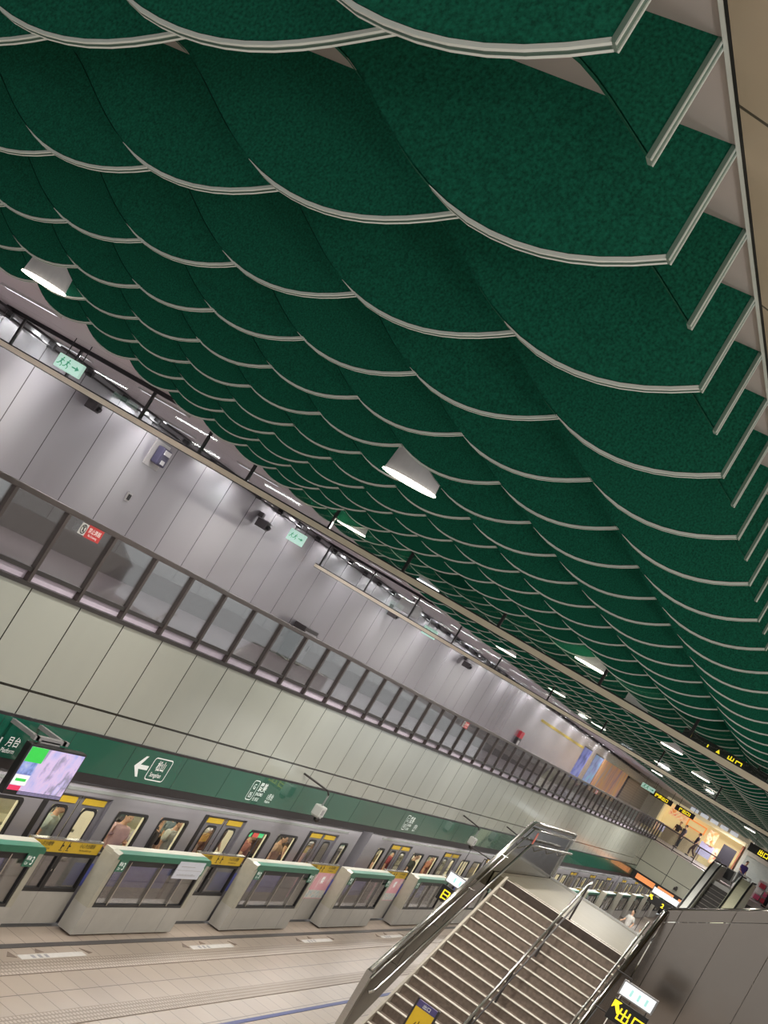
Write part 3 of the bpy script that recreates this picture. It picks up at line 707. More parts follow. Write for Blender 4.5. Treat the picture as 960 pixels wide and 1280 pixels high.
# ================================================================== PLATFORM SCREEN DOORS
PER = 6.15; GA = 19.25; GW = 2.33
KICK = mat('screen kick panel', (176, 173, 167), .4, .15, noise=.05, nscale=3)
ENDP = mat('screen end face', (170, 166, 152), .4, .15, noise=.05)
def dark_frame(m_, x0, x1, z0, z1, y0, y1, w):
    m_.box(x0, x0+w, y0, y1, z0, z1).box(x1-w, x1, y0, y1, z0, z1).box(x0+w, x1-w, y0, y1, z0, z0+w).box(x0+w, x1-w, y0, y1, z1-w, z1)
def fixed_panel(k):
    xa = GA+GW+PER*k; xb = GA+PER*(k+1); L = xb-xa
    nm = ['', '', ''][0]
    t = thing('screen_panel', 'grey glazed platform screen with green cap, %s fixed section from the left edge' % ordinal(k+2), 'platform screen', (xa, YW, 0), 'fixed sections of the platform screen')
    y0, y1 = YW, YW+.30
    m_ = MB(); m_.box(xa, xb, y0, y1, .04, .56); m_.build('kick_panel', KICK, t)
    m_ = MB()
    for q in (.42, 1.85, 3.15): m_.box(xa+q, xa+q+.012, y0-.003, y0, .05, .56)
    m_.build('kick_joint', GREYBOX, t)
    MB().box(xa, xa+.16, y0, y1, .56, 1.52).build('end_pillar', ENDP, t); MB().box(xb-.16, xb, y0, y1, .56, 1.52).build('end_pillar', ENDP, t)
    m_ = MB(); dark_frame(m_, xa+.16, xb-.16, .56, 1.5, y0+.01, y0+.06, .055); m_.box(xa+.16, xb-.16, y0+.01, y0+.06, 1.38, 1.45); m_.build('frame', CARDARK, t)
    for q in (.62, 1.85, 2.95): MB().box(xa+q, xa+q+.035, y0+.0, y0+.06, .6, 1.46).build('mullion', STEEL, t)
    MB().box(xa+.2, xb-.2, y0+.035, y0+.042, .6, 1.46).build('glass_pane', GLASSD, t)
    m_ = MB(); m_.prism([(xa+.02, 1.5), (xb-.02, 1.5), (xb-.02, 1.57), (xb-.09, 1.615), (xa+.09, 1.615), (xa+.02, 1.57)], 1, y0-.015, y0+.13); m_.build('cap', PSDGREEN, t)
    MB().box(xa+.01, xb-.01, y0+.131, y1, 1.521, 1.60).build('back_cap', ENDP, t)
    MB().prism([(xa-.006, 1.50), (xa+.018, 1.50), (xa+.018, 1.575), (xa+.09, 1.617), (xa+.09, 1.632), (xa-.006, 1.585)], 1, y0-.018, y0+.132).build('cap_end', ENDP, t)
    for xc in (xa+.17, xb-.45):
        c = MB().box(xc, xc+.3, y0-.012, y0-.001, 1.27, 1.5).build('car_number_plate', PSDGREEN, t)
        s = MB(); text_mb(s, '車廂', (xc+.03, y0-.014, 1.39), XR, UP, .085, 'LEFT', .8, .01); text_mb(s, 'Car', (xc+.035, y0-.014, 1.31), XR, UP, .07, 'LEFT', .9, .01); text_mb(s, '3' if k < 3 else '2', (xc+.185, y0-.014, 1.31), XR, UP, .2, 'LEFT', .8, .01)
        s.build('lettering', WLET, c)
    if k == 0:
        c = MB().box(xa+2.45, xa+3.58, y0-.016, y0-.002, 1.2, 1.56).build('notice_board', mat('pale notice', (205, 208, 220), .5, noise=.03), t)
        s = MB(); s.box(xa+2.5, xa+3.53, y0-.018, y0-.0165, 1.375, 1.382)
        for i in range(16): s.box(xa+2.6+.05*i, xa+2.615+.05*i, y0-.018, y0-.0165, 1.27, 1.27+.02+.03*random.random())
        s.box(xa+2.58, xa+3.4, y0-.018, y0-.0165, 1.262, 1.266).box(xa+2.6, xa+3.2, y0-.018, y0-.0165, 1.45, 1.46)
        s.build('printed_lines', GREYBOX, c)
    return t
PINK = picture_mat('pink advertisement', [(214, 150, 165), (222, 160, 172), (226, 170, 178), (235, 215, 215)], 2.2, .02)
AQUA = picture_mat('pale blue crowd print', [(150, 175, 180), (190, 200, 200), (215, 205, 195), (110, 120, 130)], 9, .02)
def gate_leaf(k, side):
    xa = GA+PER*k + (0.02 if side == 0 else GW/2+.005); xb = xa+GW/2-.025
    ad = k in (2, 3)
    y0 = YW+.34; y1 = y0+.05
    t = thing('gate_door', '%s sliding leaf of the %s platform gate from the left edge%s' % ('left' if side == 0 else 'right', ordinal(k+1), ' with pink advertisement' if ad else ', glazed, yellow notice on top' if k < 2 else ''), 'platform gate', (xa, y0, 0), 'sliding gate leaves of the platform screen')
    MB().box(xa, xb, y0, y1, .05, .64).build('kick_panel', KICK, t)
    if not ad:
        m_ = MB(); dark_frame(m_, xa, xb, .64, 1.36, y0, y1, .07); m_.build('frame', CARDARK, t)
        MB().box(xa+.07, xb-.07, y0+.02, y0+.026, .71, 1.29).build('glass_pane', GLASSD, t)
        hx = xb-.05 if side == 0 else xa+.03
        MB().box(hx, hx+.03, y0-.02, y0, 1.03, 1.07).build('handle', STEEL, t)
    else:
        c = MB().box(xa, xb, y0, y1, .64, 1.36).build('advertisement', PINK, t)
        MB().box(xa, xb, y0-.004, y0-.001, .66, .88).build('crowd_print', AQUA, c)
        s = MB(); text_mb(s, 'Go' if side == 0 else '樂', (xa+.5, y0-.004, 1.08), XR, UP, .22, 'CENTER', 1, .02); s.build('lettering', KLET if side == 0 else WLET, c)
    n = MB().box(xa, xb, y0, y1, 1.36, 1.57).build('notice_panel', YELLOW, t)
    s = MB(); text_mb(s, '小心月台間隙', ((xa+xb)/2-(.1 if side == 0 else -.1), y0-.003, 1.475), XR, UP, .085, 'CENTER', 1, .004); text_mb(s, 'Mind the platform gap', ((xa+xb)/2-(.1 if side == 0 else -.1), y0-.003, 1.41), XR, UP, .045, 'CENTER')
    hx = xb-.14 if side == 0 else xa+.06
    s.box(hx, hx+.03, y0-.003, y0-.001, 1.42, 1.53).box(hx+.035, hx+.075, y0-.003, y0-.001, 1.47, 1.5).ball((hx+.015, y0-.002, 1.545), (.014, .002, .014), 6, 5).box(hx-.02, hx+.07, y0-.003, y0-.001, 1.395, 1.408)
    s.build('lettering', KLET, n)
    MB().box(xa, xb, y0-.01, y1+.01, 1.572, 1.6).build('top_rail', STEEL, t)
NG = 14
for k in range(-1, NG): fixed_panel(k)
for k in range(0, NG):
    for sd in (0, 1): gate_leaf(k, sd)
# white floor stickers before the gates
for k in range(0, 4):
    x = GA+PER*k+.15
    t = thing('floor_sticker', 'white queue strip on the floor before the %s platform gate from the left' % ordinal(k+1), 'floor sticker', (x, 9.6, 0))
    MB().box(x, x+2.0, 9.56, 9.68, .0, .006).build('strip', mat('sticker white', (205, 200, 195), .5, noise=.06), t)
    m_ = MB()
    for q in (.35, .55, .75): m_.box(x+q, x+q+.1, 9.58, 9.66, .006, .008)
    m_.build('printed_marks', GREYBOX, t)
    m_ = MB(); m_.prism([(x+.6, 9.72), (x+.85, 9.72), (x+.72, 9.82)], 2, .0, .006).prism([(x-.3, 9.66), (x-.05, 9.62), (x-.12, 9.78)], 2, 0, .006).prism([(x+2.15, 9.62), (x+2.3, 9.64), (x+2.05, 9.78)], 2, 0, .006); o = m_.build('arrow_marks', mat('worn brown mark', (120, 104, 92), .6, noise=.1), t)

# ================================================================== TRAIN
def train_car(xs, label, doors, plain=False):
    xe = xs+23.2; Y = 10.9
    t = thing('train_car', label, 'train car', (xs, Y, 0))
    holes = []; wins = []
    for d in doors:
        holes.append((d-1.0, d+1.0, .02, 2.2))
    for i, d in enumerate(doors):
        for (a, b) in ((1.42, 2.58), (3.12, 4.32)):
            if d+b < xe-.2 and (i < len(doors)-1):
                wins.append((d+a, d+b, 1.12, 2.0))
    wins.append((doors[-1]+1.4, doors[-1]+2.0, 1.12, 2.0)); wins.append((doors[0]-2.1, doors[0]-1.5, 1.12, 2.0))
    allh = holes+wins
    X = sorted({xs, xe} | {h[0] for h in allh} | {h[1] for h in allh}); Z = [-.9, .02, .5, .95, 1.12, 2.0, 2.2, 2.42]
    m_ = MB()
    for x0, x1 in zip(X[:-1], X[1:]):
        for z0, z1 in zip(Z[:-1], Z[1:]):
            cx, cz = (x0+x1)/2, (z0+z1)/2
            if any(h[0] < cx < h[1] and h[2] < cz < h[3] for h in allh): continue
            m_.m(1 if (z0 == .5) else 0)
            m_.quad((x0, Y, z0), (x1, Y, z0), (x1, Y, z1), (x0, Y, z1))
    m_.m(0)
    # shoulders and roof
    prof = [(Y, 2.42), (Y+.03, 2.5), (Y+.12, 2.6), (Y+.4, 2.7), (Y+1.4, 2.75), (Y+2.4, 2.7), (Y+2.7, 2.6), (Y+2.78, 2.42), (Y+2.78, -.9)]
    for (a, za), (b, zb) in zip(prof[:-1], prof[1:]): m_.quad((xs, a, za), (xe, a, za), (xe, b, zb), (xs, b, zb))
    for x in (xs, xe):
        m_.add([(x, Y, -.9)]+[(x, a, z) for a, z in prof], [tuple(range(len(prof)+1))])
    m_.build('car_shell', [CARBODY, BLUESTRIPE], t)
    m_ = MB(); m_.box(xs, xe, Y-.02, Y, 2.40, 2.425); m_.build('gutter', CARDARK, t)
    m_ = MB(); m_.box(xs+1, xe-1, Y-.006, Y-.001, 2.27, 2.33); m_.build('roof_edge_strip', mat('bright roof strip', (176, 182, 178), .25, .6, noise=.15, nscale=.5), t)  # pale metallic strip along the side below the gutter
    # interior
    m_ = MB(); m_.quad((xs+.1, Y+.08, .0), (xe-.1, Y+.08, .0), (xe-.1, Y+2.7, .0), (xs+.1, Y+2.7, .0)); m_.build('car_floor', mat('car floor', (120, 112, 104), .6, noise=.1), t)
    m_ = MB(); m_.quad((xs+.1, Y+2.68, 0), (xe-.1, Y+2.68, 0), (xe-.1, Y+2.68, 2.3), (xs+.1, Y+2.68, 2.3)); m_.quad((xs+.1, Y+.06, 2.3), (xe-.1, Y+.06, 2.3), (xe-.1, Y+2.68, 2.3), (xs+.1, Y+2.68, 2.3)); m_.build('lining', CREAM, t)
    m_ = MB()
    for q in (.6, 2.0): m_.box(xs+.3, xe-.3, Y+q, Y+q+.14, 2.27, 2.29)
    m_.build('ceiling_tube', mat('car tube', (255, 250, 235), .5, emit=7.), t)
    m_ = MB()
    for d in doors[:-1]:
        for a in (1.4, 3.1): m_.box(d+a, d+a+1.2, Y+2.66, Y+2.675, 1.05, 1.9)
    m_.build('far_window', mat('far window', (150, 140, 116), .3, noise=.1), t)
    for i, d in enumerate(doors[:-1]):
        MB().box(d+1.25, d+4.6, Y+2.2, Y+2.64, .4, .46).box(d+1.25, d+4.6, Y+2.56, Y+2.64, .46, .95).build('bench', mat('bench green grey', (186, 184, 160), .6, noise=.08), t)
        for a in (1.15, 4.75): MB().tube([(d+a, Y+1.0, 0), (d+a, Y+1.0, 2.3)], .018, 8).build('grab_pole', STEEL, t)
        MB().tube([(d+1.2, Y+.9, 1.95), (d+4.7, Y+.9, 1.95)], .014, 6).build('grab_rail', STEEL, t)
        for a in (1.6, 2.3, 3.5, 4.2): MB().box(d+a, d+a+.1, Y+.89, Y+.905, 1.72, 1.94).build('strap', WHITE, t)
    # windows
    for (x0, x1, z0, z1) in wins:
        f = MB(); w = .07
        def rr(off, r):
            P = []
            for cx, cz, a0 in ((x1-off-r, z1-off-r, 0), (x0+off+r, z1-off-r, 90), (x0+off+r, z0+off+r, 180), (x1-off-r, z0+off+r, 270)):
                for q in range(5):
                    a = math.radians(a0+22.5*q); P.append((cx+math.cos(a)*r, cz+math.sin(a)*r))
            return P
        A = rr(-.015, .10); B = rr(.045, .09); n = len(A)
        for i in range(n):
            j = (i+1) % n
            f.quad((A[i][0], Y-.012, A[i][1]), (A[j][0], Y-.012, A[j][1]), (B[j][0], Y-.012, B[j][1]), (B[i][0], Y-.012, B[i][1]))
            f.quad((B[i][0], Y-.012, B[i][1]), (B[j][0], Y-.012, B[j][1]), (B[j][0], Y+.03, B[j][1]), (B[i][0], Y+.03, B[i][1]))
        fr = f.build('window_frame', CARDARK, t)
        MB().quad((x0, Y+.012, z0), (x1, Y+.012, z0), (x1, Y+.012, z1), (x0, Y+.012, z1)).build('pane', GLASS, fr)
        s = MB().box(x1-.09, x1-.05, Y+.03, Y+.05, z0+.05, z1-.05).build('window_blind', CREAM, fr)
    for d in doors:
        MB().box(d-1.16, d-.99, Y-.006, Y-.002, .02, 2.2).build('door_pocket', CARDARK, t)
        for sd in (-1, 1):
            x0, x1 = (d-.98, d-.01) if sd < 0 else (d+.01, d+.98)
            wa, wb, za, zb = x0+.24, x1-.22, .95, 1.95
            f = MB(); yd = Y+.04
            XX = [x0, wa, wb, x1]; ZZ = [.03, za, zb, 2.2]
            for i in range(3):
                for j in range(3):
                    if i == 1 and j == 1: continue
                    f.quad((XX[i], yd, ZZ[j]), (XX[i+1], yd, ZZ[j]), (XX[i+1], yd, ZZ[j+1]), (XX[i], yd, ZZ[j+1]))
            L = f.build('door', CARDOOR, t)
            fr = MB()
            def rr2(off, r):
                P = []
                for cx, cz, a0 in ((wb-off-r, zb-off-r, 0), (wa+off+r, zb-off-r, 90), (wa+off+r, za+off+r, 180), (wb-off-r, za+off+r, 270)):
                    for q in range(5):
                        a = math.radians(a0+22.5*q); P.append((cx+math.cos(a)*r, cz+math.sin(a)*r))
                return P
            A = rr2(-.02, .13); B = rr2(.035, .11); n = len(A)
            for i in range(n):
                j = (i+1) % n
                fr.quad((A[i][0], yd-.008, A[i][1]), (A[j][0], yd-.008, A[j][1]), (B[j][0], yd-.008, B[j][1]), (B[i][0], yd-.008, B[i][1]))
            fr.quad((wa, yd+.008, za), (wb, yd+.008, za), (wb, yd+.008, zb), (wa, yd+.008, zb))
            for q in range(len(fr.f)): fr.mi[q] = 0
            fr.mi[-1] = 1
            fr.build('door_window', [CARDARK, GLASS], L)
            n_ = MB().box(x0+.12, x1-.1, yd-.012, yd-.002, 2.02, 2.14).build('door_notice', YELLOW, L)
        MB().box(d+.982, d+1.0, Y-.001, Y+.06, .02, 2.2).box(d-1.0, d-.982, Y-.001, Y+.06, .02, 2.2).box(d-1.0, d+1.0, Y-.001, Y+.06, 2.19, 2.2).build('door_frame', CARDOOR, t)
        MB().box(d-.01, d+.01, Y+.032, Y+.036, .03, 2.2).build('door_seam', CARDARK, t)
    return t
train_car(12.3, 'grey train car at the platform, nearest one with passengers at its windows', [14.9, 20.92, 26.94, 32.96])
train_car(36.4, 'second grey train car behind the dark coupling gap', [39.7, 45.6, 51.5, 57.0])
train_car(60.4, 'third far train car partly hidden behind the stairs', [63.3, 69.2, 75.1, 80.9])
train_car(84.4, 'fourth train car far away beyond the cream end wall', [87.2, 93.0, 98.9, 104.8])
# coupling
t = thing('car_gangway', 'black bellows gangway between first and second train car', 'gangway', (35.95, 11.5, 0)); MB().box(35.53, 36.37, 11.7, 13.2, .0, 2.3).build('bellows', panel_mat('bellows rubber', (12, 12, 12), .9, 0, [(0, 35.5, .12, .02)], (12, 12, 12), bump=.1), t)
t = thing('car_gangway', 'black bellows gangway between second and third train car', 'gangway', (59.95, 11.5, 0)); MB().box(59.65, 60.35, 11.4, 13.2, .0, 2.3).build('bellows', MATS['bellows rubber'], t)

# passengers (x, y, facing, shirt, pants, pose, label)
PASS = [
    (18.3, 11.6, -1.2, (215, 210, 200), (60, 60, 70), 'stand', 'passenger in pale top behind the leftmost train window'),
    (20.35, 11.5, -1.4, (190, 205, 200), (60, 60, 65), 'stand', 'passenger in pale green top behind the first train door'),
    (22.75, 11.55, -1.9, (215, 180, 185), (50, 50, 60), 'stand', 'passenger in pink top looking at a phone behind the window after the first door'),
    (22.6, 12.1, -.9, (52, 50, 58), (50, 50, 60), 'stand', 'passenger in black top with arm overhead behind the window after the first door'),
    (23.95, 11.45, -2.2, (60, 55, 58), (50, 50, 60), 'stand', 'dark haired passenger low in the second window after the first door'),
    (24.55, 12.2, -1.2, (120, 140, 150), (60, 60, 70), 'stand', 'passenger in grey blue top with arm overhead in the second window'),
    (24.85, 11.5, -1.6, (205, 210, 205), (60, 60, 70), 'stand', 'passenger in white top at the right of the second window'),
    (26.45, 11.6, -1.5, (205, 150, 120), (70, 60, 60), 'stand', 'passenger in peach top behind the second train door'),
    (28.6, 11.6, -1.2, (180, 120, 110), (60, 60, 60), 'stand', 'passenger in rust top under the red and green lit panel'),
    (29.1, 12.1, -1.9, (120, 100, 90), (60, 60, 60), 'stand', 'passenger in brown top in the window with the lit panel'),
    (30.4, 11.6, -1.5, (200, 170, 150), (60, 60, 60), 'stand', 'passenger in beige top before the third train door'),
    (30.9, 12.0, -1.2, (90, 80, 80), (50, 50, 50), 'stand', 'passenger in grey top with arm overhead before the third train door'),
    (32.5, 11.6, -1.6, (210, 205, 205), (50, 50, 60), 'stand', 'passenger in white top behind the third train door'),
    (38.1, 11.6, -1.5, (110, 100, 90), (50, 50, 60), 'stand', 'passenger in olive top at the first window of the second car'),
    (39.2, 11.6, -1.5, (170, 80, 85), (50, 50, 60), 'stand', 'passenger in red top behind the first door of the second car'),
    (41.5, 11.6, -1.5, (70, 75, 70), (50, 50, 60), 'stand', 'passenger in dark green top in the second car'),
    (43.4, 11.6, -1.5, (190, 130, 120), (50, 50, 60), 'stand', 'passenger in salmon top in the second car'),
]
PASS += [
    (17.4, 11.55, -1.4, (150, 150, 140), (50, 50, 60), 'stand', 'passenger in grey green top at the left frame edge in the train'),
    (22.15, 12.75, -1.2, (95, 85, 85), (50, 50, 60), 'stand', 'passenger in brown grey top deep inside, first window after the first door'),
    (23.58, 11.42, -1.7, (205, 200, 205), (50, 50, 60), 'stand', 'passenger in pale top low at the first window after the first door'),
    (24.35, 12.7, -1.5, (215, 205, 190), (50, 50, 60), 'stand', 'passenger in ivory top deep inside, second window after the first door'),
    (27.9, 12.3, -1.5, (90, 85, 90), (50, 50, 60), 'stand', 'passenger in slate top deep inside beneath the lit panel'),
    (30.1, 12.4, -1.4, (160, 165, 160), (50, 50, 60), 'stand', 'passenger in grey top deep inside before the third train door'),
    (26.9, 12.2, -1.6, (110, 90, 85), (50, 50, 60), 'stand', 'passenger in maroon brown top deep behind the second train door'),
]
for (x, y, a, sh, pa, po, lb) in PASS:
    person(lb, (x*y/10.9, y, .005), a, sh, pa, po, random.uniform(.95, 1.04), fingers=False)
# lit information panel inside the car
t = thing('car_display', 'red and green lit display inside the first car above the seats', 'display', (29.75, 11.26, 1.75))
MB().box(29.15, 29.47, 11.25, 11.28, 1.68, 1.86).build('green_cell', mat('cell green', (60, 210, 130), .5, emit=.8, noise=.02), t); MB().box(29.47, 29.55, 11.25, 11.28, 1.68, 1.86).build('black_cell', BLACK, t); MB().box(29.55, 29.87, 11.25, 11.28, 1.68, 1.86).build('red_cell', mat('cell red', (215, 50, 45), .5, emit=.8, noise=.02), t); MB().box(29.87, 30.15, 11.25, 11.28, 1.68, 1.86).build('green_cell', MATS['cell green'], t)
MB().box(29.63, 29.65, 11.76, 11.68, 1.86, 2.29).build('hanger', BLACK, t)

# ================================================================== STAIRS
ZL = 4.06; XL = 29.3; RISE = .1765; RUN = .263; NST = 23
YA, YB = 2.72, 5.75
t = thing('staircase', 'wide stone staircase climbing from the platform to a landing', 'stairs', (XL-RUN*(NST-1), YA, 0))
tread = mat('brown stone riser', (114, 100, 90), .5, noise=.25, nscale=14)
tread_shade = mat('shaded stone riser', (62, 50, 43), .5, noise=.2, nscale=14)  # darker copy of the stone, painting the shadow on the top riser
nose = mat('pale stair nosing', (235, 230, 220), .35, noise=.04)
s0 = None
for i in range(NST):
    z = ZL - RISE*i; x = XL - RUN*i
    if i: 
        MB().box(x, x+RUN+.001, YA, YB, max(0, z-RISE-.15), z).build('step', tread, t)
        MB().box(x-.02, x+.062, YA, YB, z-.012, z+.006).build('nosing', nose, t)
MB().box(XL, 35.6, 2.72, 6.06, ZL-.35, ZL).build('landing', LAND, t); MB().box(29.52, 35.6, -1.0, 2.72, ZL-.35, ZL).build('landing_extension', LAND, t)
MB().box(XL-.012, XL+.05, YA, YB, ZL+.0005, ZL+.006).build('nosing', nose, t)
MB().box(XL-.004, XL, YA, YB, ZL-RISE, ZL-.001).build('top_riser', tread_shade, t)
MB().box(XL+.25, XL+.45, YA+.1, YB-.1, ZL, ZL+.006).build('tactile_strip', TACT, t)
MB().box(35.54, 35.6, 3.0, 6.06, ZL, ZL+.05).build('landing_kerb', WHITE, t)
# stringer with sloping ledge on the left side
def slope_poly(xa, xb, off0, off1): # strip parallel to the nosing line
    zn = lambda x: ZL-(XL-x)*RISE/RUN
    return [(xa, zn(xa)+off0), (xb, zn(xb)+off0), (xb, zn(xb)+off1), (xa, zn(xa)+off1)]
XBOT = XL-RUN*(NST-1)-.2
MB().prism([(XBOT, 0), (XL, 0), (XL, ZL+.06), (XBOT, ZL-(XL-XBOT)*RISE/RUN+.06 if ZL-(XL-XBOT)*RISE/RUN+.06 > 0 else .01)], 1, YB+.002, 5.80).build('stringer', mat('pale stringer', (186, 178, 165), .4, noise=.08), t)

def rail_line(off, xa, xb, lvl_to=None):
    zn = lambda x: ZL-(XL-x)*RISE/RUN
    P = [(xa, zn(xa)+off), (xb, zn(xb)+off)]
    return P
zn = lambda x: ZL-(XL-x)*RISE/RUN
# left balustrade
t = thing('stair_balustrade', 'mirror steel balustrade with handrail on the left side of the stairs', 'balustrade', (24, 6.1, 0))
XT = 30.5; XB_ = 24.6
topz = ZL+1.24
pts = [(XB_, zn(XB_)-.75), (XL, ZL-.4), (35.6, ZL-.4), (35.6, topz), (XT, topz), (XB_, zn(XB_)+.98)]
MB().prism(pts, 1, 6.08, 6.12).build('mirror_panel', STEELD, t)
MB().prism([(XB_-1.2, 0), (XB_, 0), (XB_, zn(XB_)+.98), (XB_-.06, zn(XB_)+.98)] if False else [(XB_-.08, 0), (XB_+.05, 0), (XB_+.05, zn(XB_)+1.0), (XB_-.08, zn(XB_)+.96)], 1, 6.04, 6.16).build('end_post', STEEL, t)
MB().tube([(XB_-.05, 6.1, zn(XB_)+.98), (XT, 6.1, topz+.0), (35.7, 6.1, topz)], .05, 10).build('top_rail', STEEL, t, smooth=True)
MB().tube([(XB_-.05, 6.02, zn(XB_)+.86), (XT, 6.02, topz-.12), (35.7, 6.02, topz-.12)], .02, 8).build('lower_bead', STEEL, t, smooth=True)
MB().tube([(XB_+.05, 5.96, zn(XB_)+.62), (XB_+.15, 5.9, zn(XB_)+.70), (30.4, 5.9, ZL+.80), (35.5, 5.9, ZL+.80)], .03, 10).build('handrail', STEEL, t, smooth=True)
for x in (25.4, 26.6, 27.8, 29.0, 30.2, 32, 33.5, 35): MB().tube([(x, 6.08, min(zn(x), ZL)+.6), (x, 5.9, min(zn(x)+.62, ZL+.78))], .012, 6).build('bracket', STEEL, t)
for x in (26.0, 27.5, 29.0): MB().prism([(x, zn(x)-.0), (x+.008, zn(x)), (x+.008, zn(x)+.9), (x, zn(x)+.9)], 1, 6.077, 6.0795).build('panel_joint', BLACK, t)
MB().box(35.62, 35.72, 6.04, 6.16, ZL-.4, topz+.03).build('end_post', STEEL, t)
MB().box(35.62, 35.72, 6.04, 6.16, 0, ZL-.4).build('support_post', STEEL, t)
MB().box(31.3, 31.45, 6.074, 6.079, ZL+.75, ZL+1.05).build('red_sticker', mat('pinkish red sticker', (220, 120, 105), .5, noise=.05), t)
# middle rail
t = thing('stair_handrail', 'double steel handrail running up the middle of the stairs', 'handrail', (25, 4.28, 0))
MB().tube([(23.4, 4.28, zn(23.4)+.80), (29.3, 4.28, ZL+.79), (29.75, 4.28, ZL+.86)], .032, 10).build('upper_rail', STEEL, t, smooth=True)
MB().tube([(23.4, 4.22, zn(23.4)+.62), (29.2, 4.22, zn(29.2)+.62)], .018, 8).build('lower_rail', DARKGREY, t, smooth=True)
for x in (29.55, 28.1, 26.7, 25.4, 24.1): MB().tube([(x, 4.28, min(ZL, zn(x)-.02)), (x, 4.28, min(ZL, zn(x))+.80)], .022, 8).build('post', DARKGREY, t)
# right balustrade of the lower flight + steel face of the upper flight
t = thing('stair_balustrade', 'steel balustrade with wide rounded cap on the right side of the stairs', 'balustrade', (24, 2.66, 0))
MB().prism([(23.3, 0), (29.28, 0), (29.28, ZL+1.16), (23.3, zn(23.3)+1.16)], 1, 2.64, 2.70).build('steel_panel', STEELD, t)
MB().tube([(23.2, 2.67, zn(23.2)+1.2), (29.2, 2.67, ZL+1.15), (29.34, 2.67, ZL+1.2)], .07, 12).build('cap_rail', STEELD, t, smooth=True)
MB().tube([(23.4, 2.85, zn(23.4)+.86), (29.3, 2.85, ZL+.86)], .028, 10).build('handrail', STEEL, t, smooth=True)
for x in (24.5, 26, 27.5, 29): MB().tube([(x, 2.7, zn(x)+.7), (x, 2.85, zn(x)+.84)], .012, 6).build('bracket', STEEL, t)
t = thing('steel_parapet', 'big brown steel clad stair parapet at the lower right corner', 'parapet', (29.4, 0, 0))
k_ = (6.37-5.34)/(2.63-1.0)
top = lambda y: 5.34+(2.63-y)*k_
SPAR = panel_mat('bronze steel cladding', (150, 140, 130), .17, 1., [(1, 2.41, .91, .007)], (48, 44, 40), bump=.10, bstretch=(1, .9, .5), bscale=.9, noise=.06)
MB().prism([(2.63, 0), (-1.5, 0), (-1.5, top(-1.5)-.28), (2.63, top(2.63)-.28)], 0, 29.4, 29.5).build('cladding', SPAR, t)
MB().prism([(2.63, top(2.63)-.265), (-1.5, top(-1.5)-.265), (-1.5, top(-1.5)), (2.63, top(2.63))], 0, 29.39, 29.5).build('top_band', SPAR, t)
MB().tube([(29.45, 2.66, top(2.66)+.0), (29.45, -1.5, top(-1.5)+.0)], .055, 10).build('cap_rail', STEELD, t, smooth=True)

# yellow totem at the stair foot
t = thing('totem_sign', 'slim yellow stand sign with purple head at the foot of the stairs', 'sign', (22.6, 4.55, 0))
MB().box(22.58, 22.62, 4.32, 4.68, 2.27, 2.38).build('head_plate', mat('purple head', (86, 78, 130), .5, noise=.05), t)
MB().box(22.58, 22.62, 4.32, 4.68, .4, 2.265).build('yellow_plate', mat('totem yellow', (215, 178, 40), .5, emit=.15, noise=.04), t)
m_ = MB(); text_mb(m_, '出口', (22.577, 4.5, 2.295), YR, UP, .075); m_.build('head_lettering', WLET, t)
m_ = MB()
for i, s in enumerate('小心階梯'): text_mb(m_, s, (22.577, 4.5, 1.95-.2*i), YR, UP, .17)
m_.build('lettering', KLET, t)
MB().box(22.57, 22.63, 4.29, 4.32, 0, 2.4).box(22.57, 22.63, 4.68, 4.71, 0, 2.4).build('frame_post', DARKGREY, t); MB().box(22.45, 22.75, 4.2, 4.8, 0, .03).build('foot_plate', DARKGREY, t)

# hanging exit signs: white light box above black exit box
def hung_exit(x, yc, zw, label, w=.68, txt='出口', arrow=True, mount=()):
    t = thing('hanging_sign', label, 'sign', (x, yc, zw))
    MB().box(x, x+.12, yc-w/2, yc+w/2, zw, zw+.28).build('light_box_frame', GREYBOX, t)
    MB().box(x-.006, x, yc-w/2+.03, yc+w/2-.03, zw+.025, zw+.255).build('light_box_face', SIGNW, t)
    m_ = MB()
    for q in (-.2, -.05, .1): m_.box(x-.009, x-.0065, yc+q, yc+q+.05, zw+.07, zw+.2)
    m_.build('faint_print', mat('pale cyan print', (170, 220, 215), .5, emit=.7, noise=.02), t)
    MB().box(x, x+.12, yc-w/2, yc+w/2, zw-.46, zw-.08).build('exit_box', BLACK, t, bevel=.01)
    m_ = MB(); text_mb(m_, txt, (x-.004, yc-.08 if arrow else yc, zw-.38), YR, UP, .27, 'CENTER', 1, .012)
    if arrow:
        o = Vector((x-.004, yc+w/2-.1, zw-.2)); 
        m_.add([o+Vector((0, -p, q)) for p, q in ((-.08, .1), (.07, .1), (.02, .05), (.11, -.07), (.06, -.11), (-.03, .0), (-.08, -.05))], [(0, 1, 2, 5, 6), (2, 3, 4, 5)])
    m_.build('lettering', YGLOW, t)
    MB().box(x+.05, x+.07, yc-w/2+.08, yc-w/2+.10, zw-.08, zw).box(x+.05, x+.07, yc+w/2-.10, yc+w/2-.08, zw-.08, zw).build('link_bar', DARKGREY, t)
    for p in mount: MB().tube(p, .014, 6).build('mounting_arm', DARKGREY, t)
hung_exit(26.0, 2.06, 3.80, 'black exit sign with yellow arrow under a white light box, lower right corner', mount=[[(26.06, 2.3, 4.08), (26.06, 2.3, 4.14), (26.06, 2.64, 4.14)], [(26.06, 2.35, 3.4), (26.06, 2.64, 3.4)]])
